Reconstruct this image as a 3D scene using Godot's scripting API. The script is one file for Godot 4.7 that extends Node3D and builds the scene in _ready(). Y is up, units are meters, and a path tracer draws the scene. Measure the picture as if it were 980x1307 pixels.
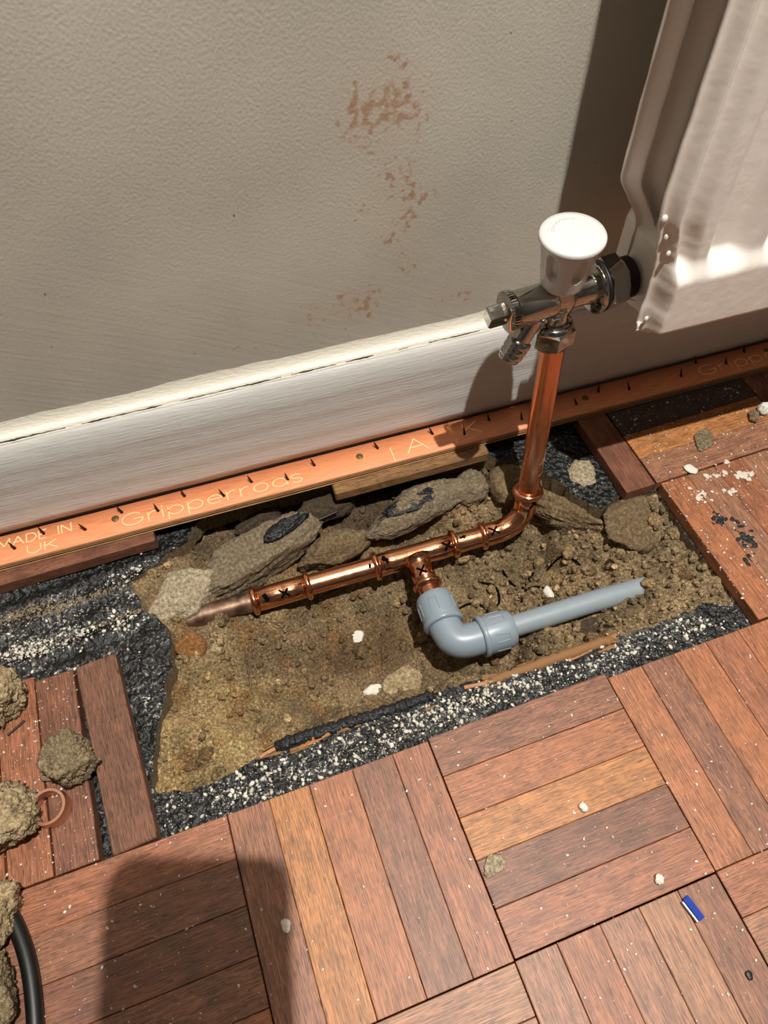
extends Node3D
# Copper pipework in an opened parquet floor, beside a white radiator.
# World: x runs along the skirting, y is up, z comes out of the wall; metres. Parquet top is y = 0.

const YAW := 0.03303          # the parquet is laid 1.9 degrees out of true with the wall
const WALL_Z := -0.348
const SKIRT_Z := -0.337
const DECK := -0.0105         # top of the bitumen under the parquet

var rng := RandomNumberGenerator.new()
var M := {}
var taken := {}

# ---------------------------------------------------------------- naming and tagging
func numbered(n: String) -> String:
	var k: int = taken.get(n, 0)
	taken[n] = k + 1
	return n if k == 0 else "%s_%03d" % [n, k]

func tag(o: Node, label := "", category := "", group := "", kind := "") -> void:
	if label: o.set_meta("label", label)
	if category: o.set_meta("category", category)
	if group: o.set_meta("group", group)
	if kind: o.set_meta("kind", kind)

func base(called: String, at := Vector3.ZERO) -> Node3D:
	var o := Node3D.new()
	o.name = numbered(called)
	add_child(o)
	o.position = at
	return o

func put(called: String, mesh: Mesh, m: Material, parent: Node = null, at := Transform3D.IDENTITY) -> MeshInstance3D:
	var o := MeshInstance3D.new()
	o.mesh = mesh
	o.material_override = m
	if parent == null:
		o.name = numbered(called)
		add_child(o)
	else:
		o.name = called
		parent.add_child(o, true)
	o.transform = at
	return o

func copy(src: Node3D, at: Transform3D) -> Node3D:
	var c: Node3D = src.duplicate()
	c.name = numbered(src.name.rstrip("0123456789").trim_suffix("_"))
	add_child(c)
	c.transform = at
	return c

# ---------------------------------------------------------------- mesh helpers
func done(st: SurfaceTool) -> ArrayMesh:
	st.generate_normals()
	return st.commit()

func begin() -> SurfaceTool:
	var st := SurfaceTool.new()
	st.begin(Mesh.PRIMITIVE_TRIANGLES)
	return st

func tri(st: SurfaceTool, a: Vector3, b: Vector3, c: Vector3) -> void:
	st.add_vertex(a); st.add_vertex(b); st.add_vertex(c)

func quad(st: SurfaceTool, a: Vector3, b: Vector3, c: Vector3, d: Vector3) -> void:
	tri(st, a, b, c); tri(st, a, c, d)

func quad_uv(st: SurfaceTool, p: Array, uv: Array) -> void:
	for k in [0, 1, 2, 0, 2, 3]:
		st.set_uv(uv[k]); st.add_vertex(p[k])

# a frame whose y axis runs along dir
func aim(origin: Vector3, dir: Vector3) -> Transform3D:
	var y := dir.normalized()
	var x := Vector3(0, 0, 1).cross(y)
	if x.length() < 0.05: x = Vector3(1, 0, 0).cross(y)
	x = x.normalized()
	return Transform3D(Basis(x, y, x.cross(y)), origin)

# lathe about y. profile: array of polylines of Vector2(radius, height), each polyline smooth, creases between
func lathe(st: SurfaceTool, polys: Array, t := Transform3D.IDENTITY, seg := 40, a0 := 0.0, a1 := TAU) -> void:
	for g in polys.size():
		st.set_smooth_group(g + 1)
		var pl: Array = polys[g]
		for i in pl.size() - 1:
			for k in seg:
				var u := a0 + (a1 - a0) * k / seg
				var v := a0 + (a1 - a0) * (k + 1) / seg
				var p0: Vector2 = pl[i]; var p1: Vector2 = pl[i + 1]
				var a := t * Vector3(p0.x * cos(u), p0.y, p0.x * sin(u))
				var b := t * Vector3(p0.x * cos(v), p0.y, p0.x * sin(v))
				var c := t * Vector3(p1.x * cos(v), p1.y, p1.x * sin(v))
				var d := t * Vector3(p1.x * cos(u), p1.y, p1.x * sin(u))
				if p0.x > 1e-6: tri(st, a, c, b) if p1.x < 1e-6 else quad(st, a, d, c, b)
				elif p1.x > 1e-6: tri(st, a, d, c)

func lathed(polys: Array, t := Transform3D.IDENTITY, seg := 40) -> ArrayMesh:
	var st := begin()
	lathe(st, polys, t, seg)
	return done(st)

func torus(st: SurfaceTool, r: float, rr: float, t: Transform3D, seg := 40, sides := 14) -> void:
	var ring := []
	for k in sides + 1:
		var a := TAU * k / sides
		ring.append(Vector2(r + rr * cos(a), rr * sin(a)))
	lathe(st, [ring], t, seg)

# tube along points with radii
func tube(st: SurfaceTool, pts: Array, radii: Array, seg := 28, caps := true) -> void:
	var n := pts.size()
	var rings := []
	var up := Vector3.ZERO
	for i in n:
		var d: Vector3 = (pts[mini(i + 1, n - 1)] - pts[maxi(i - 1, 0)]).normalized()
		if up == Vector3.ZERO:
			up = d.cross(Vector3(0.31, 0.2, 0.93)).normalized()
		up = (up - d * up.dot(d)).normalized()
		var side := d.cross(up)
		var ring := []
		for k in seg:
			var a := TAU * k / seg
			ring.append(pts[i] + (up * cos(a) + side * sin(a)) * float(radii[i]))
		rings.append(ring)
	st.set_smooth_group(1)
	for i in n - 1:
		for k in seg:
			var j := (k + 1) % seg
			quad(st, rings[i][k], rings[i][j], rings[i + 1][j], rings[i + 1][k])
	if caps:
		st.set_smooth_group(2)
		for k in seg:
			var j := (k + 1) % seg
			tri(st, pts[0], rings[0][j], rings[0][k])
			tri(st, pts[n - 1], rings[n - 1][k], rings[n - 1][j])

func tubed(pts: Array, radii: Array, seg := 28) -> ArrayMesh:
	var st := begin()
	tube(st, pts, radii, seg)
	return done(st)

func smooth_path(ctrl: Array, per := 8) -> Array:
	var out := []
	for i in ctrl.size() - 1:
		var p0: Vector3 = ctrl[maxi(i - 1, 0)]; var p1: Vector3 = ctrl[i]
		var p2: Vector3 = ctrl[i + 1]; var p3: Vector3 = ctrl[mini(i + 2, ctrl.size() - 1)]
		for k in per:
			out.append(p1.cubic_interpolate(p2, p0, p3, float(k) / per))
	out.append(ctrl[ctrl.size() - 1])
	return out

# chamfered box, UV: u across x, v along z (for wood grain along z)
func block(size: Vector3, b: float, uvo := Vector2.ZERO, uvs := Vector2.ONE, taper := 0.0) -> ArrayMesh:
	var st := begin()
	st.set_smooth_group(-1)
	var h := size / 2
	var pt := func(sx, sy, sz, ax) -> Vector3:
		# ax = axis whose face this corner belongs to; the other two axes are pulled in by b
		var p := Vector3(sx * h.x, sy * h.y, sz * h.z)
		for k in 3:
			if k != ax: p[k] -= signf(p[k]) * b
		if sy < 0: p.x *= 1.0 - taper
		return p
	var emit := func(c: Array) -> void:
		var mid := Vector3.ZERO
		for p in c: mid += p / c.size()
		var nn: Vector3 = (c[1] - c[0]).cross(c[2] - c[0])
		var seq := c.duplicate()
		if nn.dot(mid) > 0: seq.reverse()
		for i in range(1, seq.size() - 1):
			for p in [seq[0], seq[i], seq[i + 1]]:
				st.set_uv(uvo + Vector2((p.x + p.y * 0.7) * uvs.x, (p.z + p.y * 0.3) * uvs.y))
				st.add_vertex(p)
	for ax in 3:
		for s in [-1.0, 1.0]:
			var c := []
			for q in [[-1.0, -1.0], [1.0, -1.0], [1.0, 1.0], [-1.0, 1.0]]:
				var v := [0.0, 0.0, 0.0]
				v[ax] = s; v[(ax + 1) % 3] = q[0]; v[(ax + 2) % 3] = q[1]
				c.append(pt.call(v[0], v[1], v[2], ax))
			emit.call(c)
	for ax in 3:   # edges along ax
		var a1 := (ax + 1) % 3; var a2 := (ax + 2) % 3
		for s1 in [-1.0, 1.0]:
			for s2 in [-1.0, 1.0]:
				var c := []
				for e in [[-1.0, a1], [1.0, a1], [1.0, a2], [-1.0, a2]]:
					var v := [0.0, 0.0, 0.0]
					v[ax] = e[0]; v[a1] = s1; v[a2] = s2
					c.append(pt.call(v[0], v[1], v[2], e[1]))
				emit.call(c)
	for s0 in [-1.0, 1.0]:
		for s1 in [-1.0, 1.0]:
			for s2 in [-1.0, 1.0]:
				emit.call([pt.call(s0, s1, s2, 0), pt.call(s0, s1, s2, 1), pt.call(s0, s1, s2, 2)])
	return done(st)

# an angular lump: a sphere clipped by random planes and roughened. squash is its half size
func lump(half: Vector3, sd: int, planes := 9, rough := 0.10, n := 12, fine := 0.0) -> ArrayMesh:
	var r := RandomNumberGenerator.new(); r.seed = sd
	var nz := FastNoiseLite.new(); nz.seed = sd; nz.frequency = 1.1; nz.fractal_octaves = 5; nz.fractal_gain = 0.55
	var nf := FastNoiseLite.new(); nf.seed = sd + 7; nf.frequency = 5.0; nf.fractal_octaves = 3
	var ps := []
	for i in planes:
		var d := Vector3(r.randfn(), r.randfn() * 0.8, r.randfn()).normalized()
		ps.append([d, r.randf_range(0.62, 0.92)])
	var st := begin()
	st.set_smooth_group(0)
	for f in 6:
		var grid := []
		for i in n + 1:
			var row := []
			for j in n + 1:
				var u := tan((float(i) / n - 0.5) * PI / 2); var v := tan((float(j) / n - 0.5) * PI / 2)
				var p: Vector3
				match f:
					0: p = Vector3(1, u, v)
					1: p = Vector3(-1, v, u)
					2: p = Vector3(v, 1, u)
					3: p = Vector3(u, -1, v)
					4: p = Vector3(u, v, 1)
					5: p = Vector3(v, u, -1)
				p = p.normalized()
				var rad := 1.0
				for q in ps:
					var c: float = p.dot(q[0])
					if c > 0.05: rad = minf(rad, q[1] / c)
				rad *= 1.0 + rough * nz.get_noise_3dv(p * 1.6) + (fine * nf.get_noise_3dv(p * 2.0) if fine > 0 else 0.0)
				row.append(p * rad * half)
			grid.append(row)
		for i in n:
			for j in n:
				quad(st, grid[i][j], grid[i][j + 1], grid[i + 1][j + 1], grid[i + 1][j])
	return done(st)

# extrude a profile (y,z pairs) along x between x0 and x1, in steps, with UV
func extrude_x(profile: Array, x0: float, x1: float, steps := 1, wob := 0.0, sd := 1) -> ArrayMesh:
	var st := begin()
	st.set_smooth_group(0)
	var nz := FastNoiseLite.new(); nz.seed = sd; nz.frequency = 14.0
	for i in steps:
		var xa := lerpf(x0, x1, float(i) / steps); var xb := lerpf(x0, x1, float(i + 1) / steps)
		var run := 0.0
		for k in profile.size() - 1:
			var a: Vector2 = profile[k]; var b: Vector2 = profile[k + 1]
			var l := a.distance_to(b)
			var w := func(x: float, p: Vector2) -> Vector3:
				return Vector3(x, p.x + wob * nz.get_noise_2d(x, p.x * 3.0), p.y + wob * nz.get_noise_2d(x + 50.0, p.y * 3.0))
			quad_uv(st, [w.call(xa, a), w.call(xb, a), w.call(xb, b), w.call(xa, b)],
				[Vector2(xa, run), Vector2(xb, run), Vector2(xb, run + l), Vector2(xa, run + l)])
			run += l
	return done(st)

# ---------------------------------------------------------------- materials
func noise(freq: float, sd: int, oct := 4, type := FastNoiseLite.TYPE_SIMPLEX_SMOOTH, gain := 0.5) -> FastNoiseLite:
	var n := FastNoiseLite.new()
	n.noise_type = type; n.seed = sd; n.frequency = freq; n.fractal_octaves = oct; n.fractal_gain = gain
	return n

func noise_tex(n: FastNoiseLite, size := 512, stops := [], bump := 0.0) -> NoiseTexture2D:
	var t := NoiseTexture2D.new()
	t.width = size; t.height = size; t.seamless = true; t.noise = n
	if bump > 0.0:
		t.as_normal_map = true; t.bump_strength = bump
	if stops.size():
		var g := Gradient.new()
		var of := PackedFloat32Array(); var co := PackedColorArray()
		for s in stops: of.append(s[0]); co.append(s[1])
		g.offsets = of; g.colors = co
		t.color_ramp = g
	return t

func mat(c: Color, rough := 0.6, metal := 0.0) -> StandardMaterial3D:
	var m := StandardMaterial3D.new()
	m.albedo_color = c; m.roughness = rough; m.metallic = metal
	return m

func tri_mat(m: StandardMaterial3D, per_metre: float, world := true) -> StandardMaterial3D:
	m.uv1_triplanar = true; m.uv1_world_triplanar = world
	m.uv1_scale = Vector3.ONE * per_metre
	return m

func bumpy(m: StandardMaterial3D, t: Texture2D, scale := 1.0) -> StandardMaterial3D:
	m.normal_enabled = true; m.normal_texture = t; m.normal_scale = scale
	return m

# wood grain, a multiplier near white: long streaks, dark pores, pale scuffs. u across, v along
func grain_image(sd: int, figure: float) -> ImageTexture:
	var w := 256; var h := 512
	var a := noise(0.045, sd, 3).get_image(w, h / 16); a.resize(w, h, Image.INTERPOLATE_CUBIC)
	var b := noise(0.20, sd + 3, 2).get_image(w, h / 32); b.resize(w, h, Image.INTERPOLATE_CUBIC)
	var c := noise(0.42, sd + 5, 2).get_image(w, h / 14); c.resize(w, h, Image.INTERPOLATE_CUBIC)
	var d := noise(0.012, sd + 9, 3).get_image(w, h)
	var e := noise(0.38, sd + 11, 2).get_image(w, h / 12); e.resize(w, h, Image.INTERPOLATE_CUBIC)
	for im in [a, b, c, d, e]: im.convert(Image.FORMAT_L8)
	var pa: PackedByteArray = a.get_data(); var pb: PackedByteArray = b.get_data()
	var pc: PackedByteArray = c.get_data(); var pd: PackedByteArray = d.get_data(); var pe: PackedByteArray = e.get_data()
	var out := PackedByteArray(); out.resize(w * h * 3)
	for i in w * h:
		var x := float(i % w) / w
		var big := pd[i] / 255.0
		var ring := 0.5 + 0.5 * sin((x * 9.0 + big * figure + pa[i] / 255.0 * 2.2) * 5.0)
		var v := 0.78 + 0.08 * ring + 0.42 * (pb[i] / 255.0 - 0.5) + 0.16 * (big - 0.5)
		var pore := clampf((pc[i] / 255.0 - 0.62) * 6.0, 0, 1)
		v *= 1.0 - 0.55 * pore
		var pale := clampf((pe[i] / 255.0 - 0.66) * 5.0, 0, 1) * clampf((big - 0.30) * 3.0, 0.15, 1)
		var col := Vector3(v, v, v).lerp(Vector3(0.98, 1.0, 1.0), 0.5 * pale)
		out[i * 3] = int(clampf(col.x, 0, 1) * 255); out[i * 3 + 1] = int(clampf(col.y, 0, 1) * 255); out[i * 3 + 2] = int(clampf(col.z, 0, 1) * 255)
	return ImageTexture.create_from_image(Image.create_from_data(w, h, false, Image.FORMAT_RGB8, out))

# plaster wall paint over x -0.40..0.60, y 0.05..0.68: old roller stipple, brushed strokes low down, brown scrapes
func wall_textures() -> Array:
	var w := 1500; var h := 945
	var mm := 1.0 / 1500.0
	var l8 := func(n: FastNoiseLite, sx := 1, sy := 1) -> PackedByteArray:
		var im := n.get_image(w / sx, h / sy, false, false, true)
		if sx * sy > 1: im.resize(w, h, Image.INTERPOLATE_CUBIC)
		im.convert(Image.FORMAT_L8)
		return im.get_data()
	var stipple: PackedByteArray = l8.call(noise(0.33, 3, 3))
	var broad: PackedByteArray = l8.call(noise(0.0045, 5, 4))
	var scrape: PackedByteArray = l8.call(noise(0.11, 8, 3))
	var patch: PackedByteArray = l8.call(noise(0.022, 12, 3))
	var fleck: PackedByteArray = l8.call(noise(0.11, 21, 1))
	var stroke := noise(0.20, 31, 3)
	var col := PackedByteArray(); col.resize(w * h * 3)
	var hei := PackedByteArray(); hei.resize(w * h)
	# brown scrapes: centre x, y, half width, half height, density
	var marks := [[0.110, 0.242, 0.026, 0.022, 1.0], [0.116, 0.190, 0.024, 0.034, 0.66], [0.124, 0.158, 0.014, 0.024, 0.55], [0.066, 0.128, 0.013, 0.011, 0.85], [0.090, 0.127, 0.019, 0.013, 1.0], [0.155, 0.117, 0.018, 0.008, 0.7], [0.02, 0.115, 0.02, 0.01, 0.4]]
	for j in h:
		var y := 0.68 - j * mm
		for i in w:
			var x := -0.40 + i * mm
			var k := j * w + i
			var v := 1.0 + 0.10 * (broad[k] / 255.0 - 0.5) + 0.05 * (stipple[k] / 255.0 - 0.5)
			var c := Vector3(0.690, 0.668, 0.622) * v
			var brown := 0.0
			for q in marks:
				var dx: float = (x - q[0]) / q[2]; var dy: float = (y - q[1]) / q[3]
				var dd := dx * dx + dy * dy
				if dd < 1.6: brown = maxf(brown, (1.0 - dd / 1.6) * q[4])
			if brown > 0.0:
				var s := clampf((scrape[k] / 255.0 * 0.6 + patch[k] / 255.0 * 0.5 - 0.90 + 0.42 * brown) * 7.0, 0, 1)
				c = c.lerp(Vector3(0.56, 0.41, 0.30), s * 0.75)
				c = c.lerp(Vector3(0.70, 0.62, 0.55), brown * 0.35)
			if fleck[k] > 251: c = c.lerp(Vector3(0.20, 0.16, 0.12), 0.8)
			# relief: stipple above, long diagonal brush marks near the skirting and at the left
			var low := clampf((0.23 - y) * 9.0 + (0.02 - x) * 2.2, 0, 1)
			var hv := stipple[k] / 255.0
			if low > 0.0:
				var br := stroke.get_noise_2d((x * 0.55 + y) * 1100.0, (x - y * 0.5) * 60.0) * 0.5 + 0.5
				hv = lerpf(hv, br * 0.5 + hv * 0.45, low)
			hei[k] = int(clampf(hv, 0, 1) * 255)
			col[k * 3] = int(clampf(c.x, 0, 1) * 255); col[k * 3 + 1] = int(clampf(c.y, 0, 1) * 255); col[k * 3 + 2] = int(clampf(c.z, 0, 1) * 255)
	var him := Image.create_from_data(w, h, false, Image.FORMAT_L8, hei)
	him.convert(Image.FORMAT_RGBA8)
	him.bump_map_to_normal_map(1.6)
	return [ImageTexture.create_from_image(Image.create_from_data(w, h, false, Image.FORMAT_RGB8, col)), ImageTexture.create_from_image(him)]

func make_materials() -> void:
	var wt := wall_textures()
	M.wall = mat(Color.WHITE, 0.72); M.wall.albedo_texture = wt[0]; bumpy(M.wall, wt[1], 0.18)
	M.room = mat(Color(0.32, 0.31, 0.29), 0.9)
	M.ceiling = mat(Color(0.38, 0.37, 0.36), 0.9)
	var brush := noise_tex(noise(0.03, 44, 4), 512, [], 5.0)
	M.skirt = mat(Color(0.79, 0.785, 0.77), 0.42); bumpy(M.skirt, brush, 0.55); M.skirt.uv1_scale = Vector3(2.2, 34, 1)
	M.caulk = mat(Color(0.90, 0.88, 0.82), 0.5); bumpy(M.caulk, brush, 0.5); M.caulk.uv1_scale = Vector3(8, 30, 1)
	M.radiator = mat(Color(0.88, 0.85, 0.82), 0.33); bumpy(M.radiator, noise_tex(noise(0.02, 61, 4), 512, [], 4.0), 0.16); tri_mat(M.radiator, 9.0)
	M.grime = mat(Color(0.13, 0.09, 0.07), 0.9)
	# parquet: grain pictures shared by tones
	var grains := [grain_image(101, 1.6), grain_image(202, 3.4), grain_image(303, 0.8), grain_image(404, 2.2), grain_image(505, 4.2), grain_image(606, 1.2), grain_image(707, 2.8), grain_image(808, 3.8)]
	var tones := [Color(0.68, 0.425, 0.295), Color(0.655, 0.425, 0.30), Color(0.72, 0.45, 0.29), Color(0.77, 0.505, 0.285), Color(0.62, 0.405, 0.295), Color(0.67, 0.46, 0.345), Color(0.56, 0.355, 0.26), Color(0.70, 0.49, 0.36)]
	var gn := noise_tex(noise(0.06, 71, 3), 512, [], 6.0)
	M.wood = []
	for k in 16:
		var m := mat(tones[k % 8], 0.52)
		m.albedo_texture = grains[(k * 3 + k / 8) % 8]
		m.uv1_scale = Vector3(1, 1, 1)
		M.wood.append(m)
	var dark_wood := mat(Color(0.33, 0.25, 0.22), 0.7); dark_wood.albedo_texture = grains[1]; M.wood.append(dark_wood)  # darkest tone, laid on the right rear blocks next to the gripper rod
	M.wood_dusty = mat(Color(0.52, 0.35, 0.265), 0.75); M.wood_dusty.albedo_texture = grains[1]
	M.floor_beyond = mat(Color(0.45, 0.31, 0.25), 0.55)
	M.wood_cut = mat(Color(0.62, 0.45, 0.28), 0.8); M.wood_cut.albedo_texture = grains[2]
	# bitumen with trodden mortar dust
	M.bitumen = mat(Color.WHITE, 0.55); M.bitumen.vertex_color_use_as_albedo = true
	M.bitumen.albedo_texture = noise_tex(noise(0.042, 81, 5, FastNoiseLite.TYPE_SIMPLEX_SMOOTH, 0.62), 1024,
		[[0.0, Color(0.07, 0.075, 0.085)], [0.50, Color(0.10, 0.105, 0.115)], [0.62, Color(0.17, 0.17, 0.175)], [0.68, Color(0.62, 0.60, 0.55)], [0.77, Color(0.90, 0.87, 0.80)], [1.0, Color(0.95, 0.92, 0.86)]])
	tri_mat(bumpy(M.bitumen, noise_tex(noise(0.05, 82, 4), 512, [], 8.0), 1.0), 6.0)
	M.tar = mat(Color(0.10, 0.105, 0.115), 0.5); tri_mat(bumpy(M.tar, noise_tex(noise(0.05, 83, 4), 512, [], 10.0), 1.0), 14.0)
	# soil
	var soil_n := noise_tex(noise(0.07, 92, 5, FastNoiseLite.TYPE_SIMPLEX_SMOOTH, 0.8), 512, [], 14.0)
	M.soil = mat(Color.WHITE, 0.95); M.soil.vertex_color_use_as_albedo = true
	M.soil.albedo_texture = noise_tex(noise(0.045, 91, 6, FastNoiseLite.TYPE_SIMPLEX_SMOOTH, 0.85), 1024,
		[[0.0, Color(0.20, 0.17, 0.12)], [0.36, Color(0.42, 0.36, 0.28)], [0.52, Color(0.60, 0.53, 0.43)], [0.66, Color(0.76, 0.69, 0.57)], [0.78, Color(0.95, 0.89, 0.78)], [1.0, Color(1.0, 0.97, 0.90)]])
	tri_mat(bumpy(M.soil, soil_n, 1.0), 8.0)
	M.clod = mat(Color(0.92, 0.86, 0.74), 0.95); M.clod.albedo_texture = M.soil.albedo_texture; tri_mat(bumpy(M.clod, soil_n, 1.0), 8.0)
	M.clod_dark = mat(Color(0.70, 0.62, 0.50), 0.95); M.clod_dark.albedo_texture = M.soil.albedo_texture; tri_mat(bumpy(M.clod_dark, soil_n, 1.0), 8.0)
	var rock_ramp := [[0.0, Color(0.30, 0.25, 0.19)], [0.4, Color(0.56, 0.50, 0.41)], [0.6, Color(0.68, 0.62, 0.53)], [0.8, Color(0.80, 0.75, 0.66)], [1.0, Color(0.95, 0.92, 0.86)]]
	var rock_t := noise_tex(noise(0.035, 94, 6, FastNoiseLite.TYPE_SIMPLEX_SMOOTH, 0.7), 512, rock_ramp)
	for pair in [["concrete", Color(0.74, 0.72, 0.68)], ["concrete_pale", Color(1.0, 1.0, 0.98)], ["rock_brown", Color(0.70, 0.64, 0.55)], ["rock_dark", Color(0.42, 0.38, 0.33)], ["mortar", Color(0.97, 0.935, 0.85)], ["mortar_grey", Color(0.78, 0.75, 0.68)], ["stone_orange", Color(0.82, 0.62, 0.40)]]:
		var m := mat(pair[1], 0.95); m.albedo_texture = rock_t
		M[pair[0]] = tri_mat(bumpy(m, soil_n, 0.9), 16.0, false)
	M.plaster = mat(Color(0.84, 0.82, 0.77), 0.9); tri_mat(bumpy(M.plaster, soil_n, 0.5), 20.0, false)
	M.paint = mat(Color(0.80, 0.74, 0.69), 0.8)
	M.pebble = mat(Color.WHITE, 0.95); M.pebble.vertex_color_use_as_albedo = true
	# metals
	M.copper = mat(Color(0.85, 0.60, 0.46), 0.20, 1.0)
	M.copper.roughness_texture = noise_tex(noise(0.02, 55, 4), 256, [[0.0, Color(0.5, 0.5, 0.5)], [0.5, Color(0.8, 0.8, 0.8)], [1.0, Color(1, 1, 1)]]); M.copper.roughness = 0.30
	tri_mat(bumpy(M.copper, noise_tex(noise(0.012, 56, 3), 256, [], 1.5), 0.30), 25.0)
	M.copper_bright = mat(Color(0.88, 0.62, 0.47), 0.15, 1.0)
	tri_mat(bumpy(M.copper_bright, noise_tex(noise(0.02, 57, 3), 256, [], 2.0), 0.35), 30.0)
	M.copper_old = mat(Color(0.62, 0.53, 0.47), 0.45, 0.75)
	M.copper_old.albedo_texture = noise_tex(noise(0.02, 58, 4), 256, [[0.0, Color(0.35, 0.30, 0.26)], [0.5, Color(0.75, 0.68, 0.62)], [1.0, Color(1, 1, 1)]]); tri_mat(M.copper_old, 20.0)
	M.copper_dull = mat(Color(0.82, 0.61, 0.50), 0.38, 0.95)
	M.chrome = mat(Color(0.70, 0.69, 0.67), 0.09, 1.0)
	tri_mat(bumpy(M.chrome, noise_tex(noise(0.015, 59, 3), 256, [], 1.5), 0.22), 30.0)
	M.rubber = mat(Color(0.05, 0.05, 0.05), 0.5)
	M.ink = mat(Color(0.04, 0.035, 0.04), 0.95)
	M.ink.metallic_specular = 0.1
	M.knob = mat(Color(0.79, 0.79, 0.78), 0.28)
	M.grey_plastic = mat(Color(0.50, 0.545, 0.585), 0.36)
	M.grey_pipe = mat(Color(0.55, 0.595, 0.63), 0.45)
	M.grey_pipe.albedo_texture = noise_tex(noise(0.02, 67, 4), 256, [[0.0, Color(0.92, 0.92, 0.92)], [0.66, Color(0.95, 0.95, 0.95)], [0.80, Color(1.0, 0.96, 0.88)], [1.0, Color(1, 0.97, 0.9)]]); tri_mat(M.grey_pipe, 16.0)
	# gripper rod plies
	var ply_t := noise_tex(noise(0.03, 77, 4), 512, [[0.0, Color(0.78, 0.74, 0.70)], [0.5, Color(0.93, 0.92, 0.90)], [1.0, Color(1, 1, 1)]])
	M.ply_face = mat(Color(0.93, 0.60, 0.42), 0.62); M.ply_face.albedo_texture = ply_t; M.ply_face.uv1_scale = Vector3(3, 90, 1)
	M.ply_pale = mat(Color(0.78, 0.60, 0.42), 0.75); M.ply_pale.albedo_texture = ply_t; M.ply_pale.uv1_scale = Vector3(8, 60, 1)
	M.ply_dark = mat(Color(0.16, 0.10, 0.07), 0.9)
	M.lettering = mat(Color(1.0, 0.77, 0.56), 0.7)
	M.steel = mat(Color(0.22, 0.19, 0.17), 0.45, 0.8)
	M.brass = mat(Color(0.42, 0.36, 0.22), 0.5, 0.6)
	M.cable = mat(Color(0.04, 0.045, 0.045), 0.42)
	M.blue = mat(Color(0.10, 0.22, 0.58), 0.4)
	M.foil = mat(Color(0.80, 0.80, 0.80), 0.3, 0.9)

# ---------------------------------------------------------------- setting
func parq(u: float, y: float, v: float) -> Vector3:
	return Vector3(u * cos(YAW) + v * sin(YAW), y, -u * sin(YAW) + v * cos(YAW))

var finger_n := 0
func finger(parent: Node, u0: float, u1: float, v0: float, v1: float, along_v: bool, tone := -1, dy := 0.0, turn := 0.0) -> MeshInstance3D:
	finger_n += 1
	var r := RandomNumberGenerator.new(); r.seed = 900 + finger_n
	var gap := 0.00012
	var w := (u1 - u0 if along_v else v1 - v0) - gap * r.randf_range(1.0, 3.0)
	var l := (v1 - v0 if along_v else u1 - u0) - gap * 2
	var mesh := block(Vector3(w, 0.0098, l), 0.0003, Vector2(r.randf_range(0.47, 0.53), r.randf_range(0.43, 0.57)), Vector2(34.0 * r.randf_range(0.8, 1.1) * (1.0 if r.randf() < 0.5 else -1.0), 7.0 * (1.0 if r.randf() < 0.5 else -1.0)))
	var o := put("parquet_block", mesh, M.wood[tone if tone >= 0 else r.randi() % 16], parent)
	o.position = parq((u0 + u1) / 2, -0.0049 + dy + r.randf_range(-0.0003, 0.0), (v0 + v1) / 2)
	o.rotation = Vector3(r.randf_range(-0.002, 0.002), YAW + (0.0 if along_v else PI / 2) + turn, r.randf_range(-0.004, 0.004))
	return o

func panel(parent: Node, us: Array, vs: Array, along_v: bool, tones := []) -> void:
	var cuts := us if along_v else vs
	for i in cuts.size() - 1:
		var t: int = tones[i] if i < tones.size() else -1
		if along_v: finger(parent, us[i], us[i + 1], vs[0], vs[1], true, t)
		else: finger(parent, us[0], us[1], vs[i], vs[i + 1], false, t)

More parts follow.
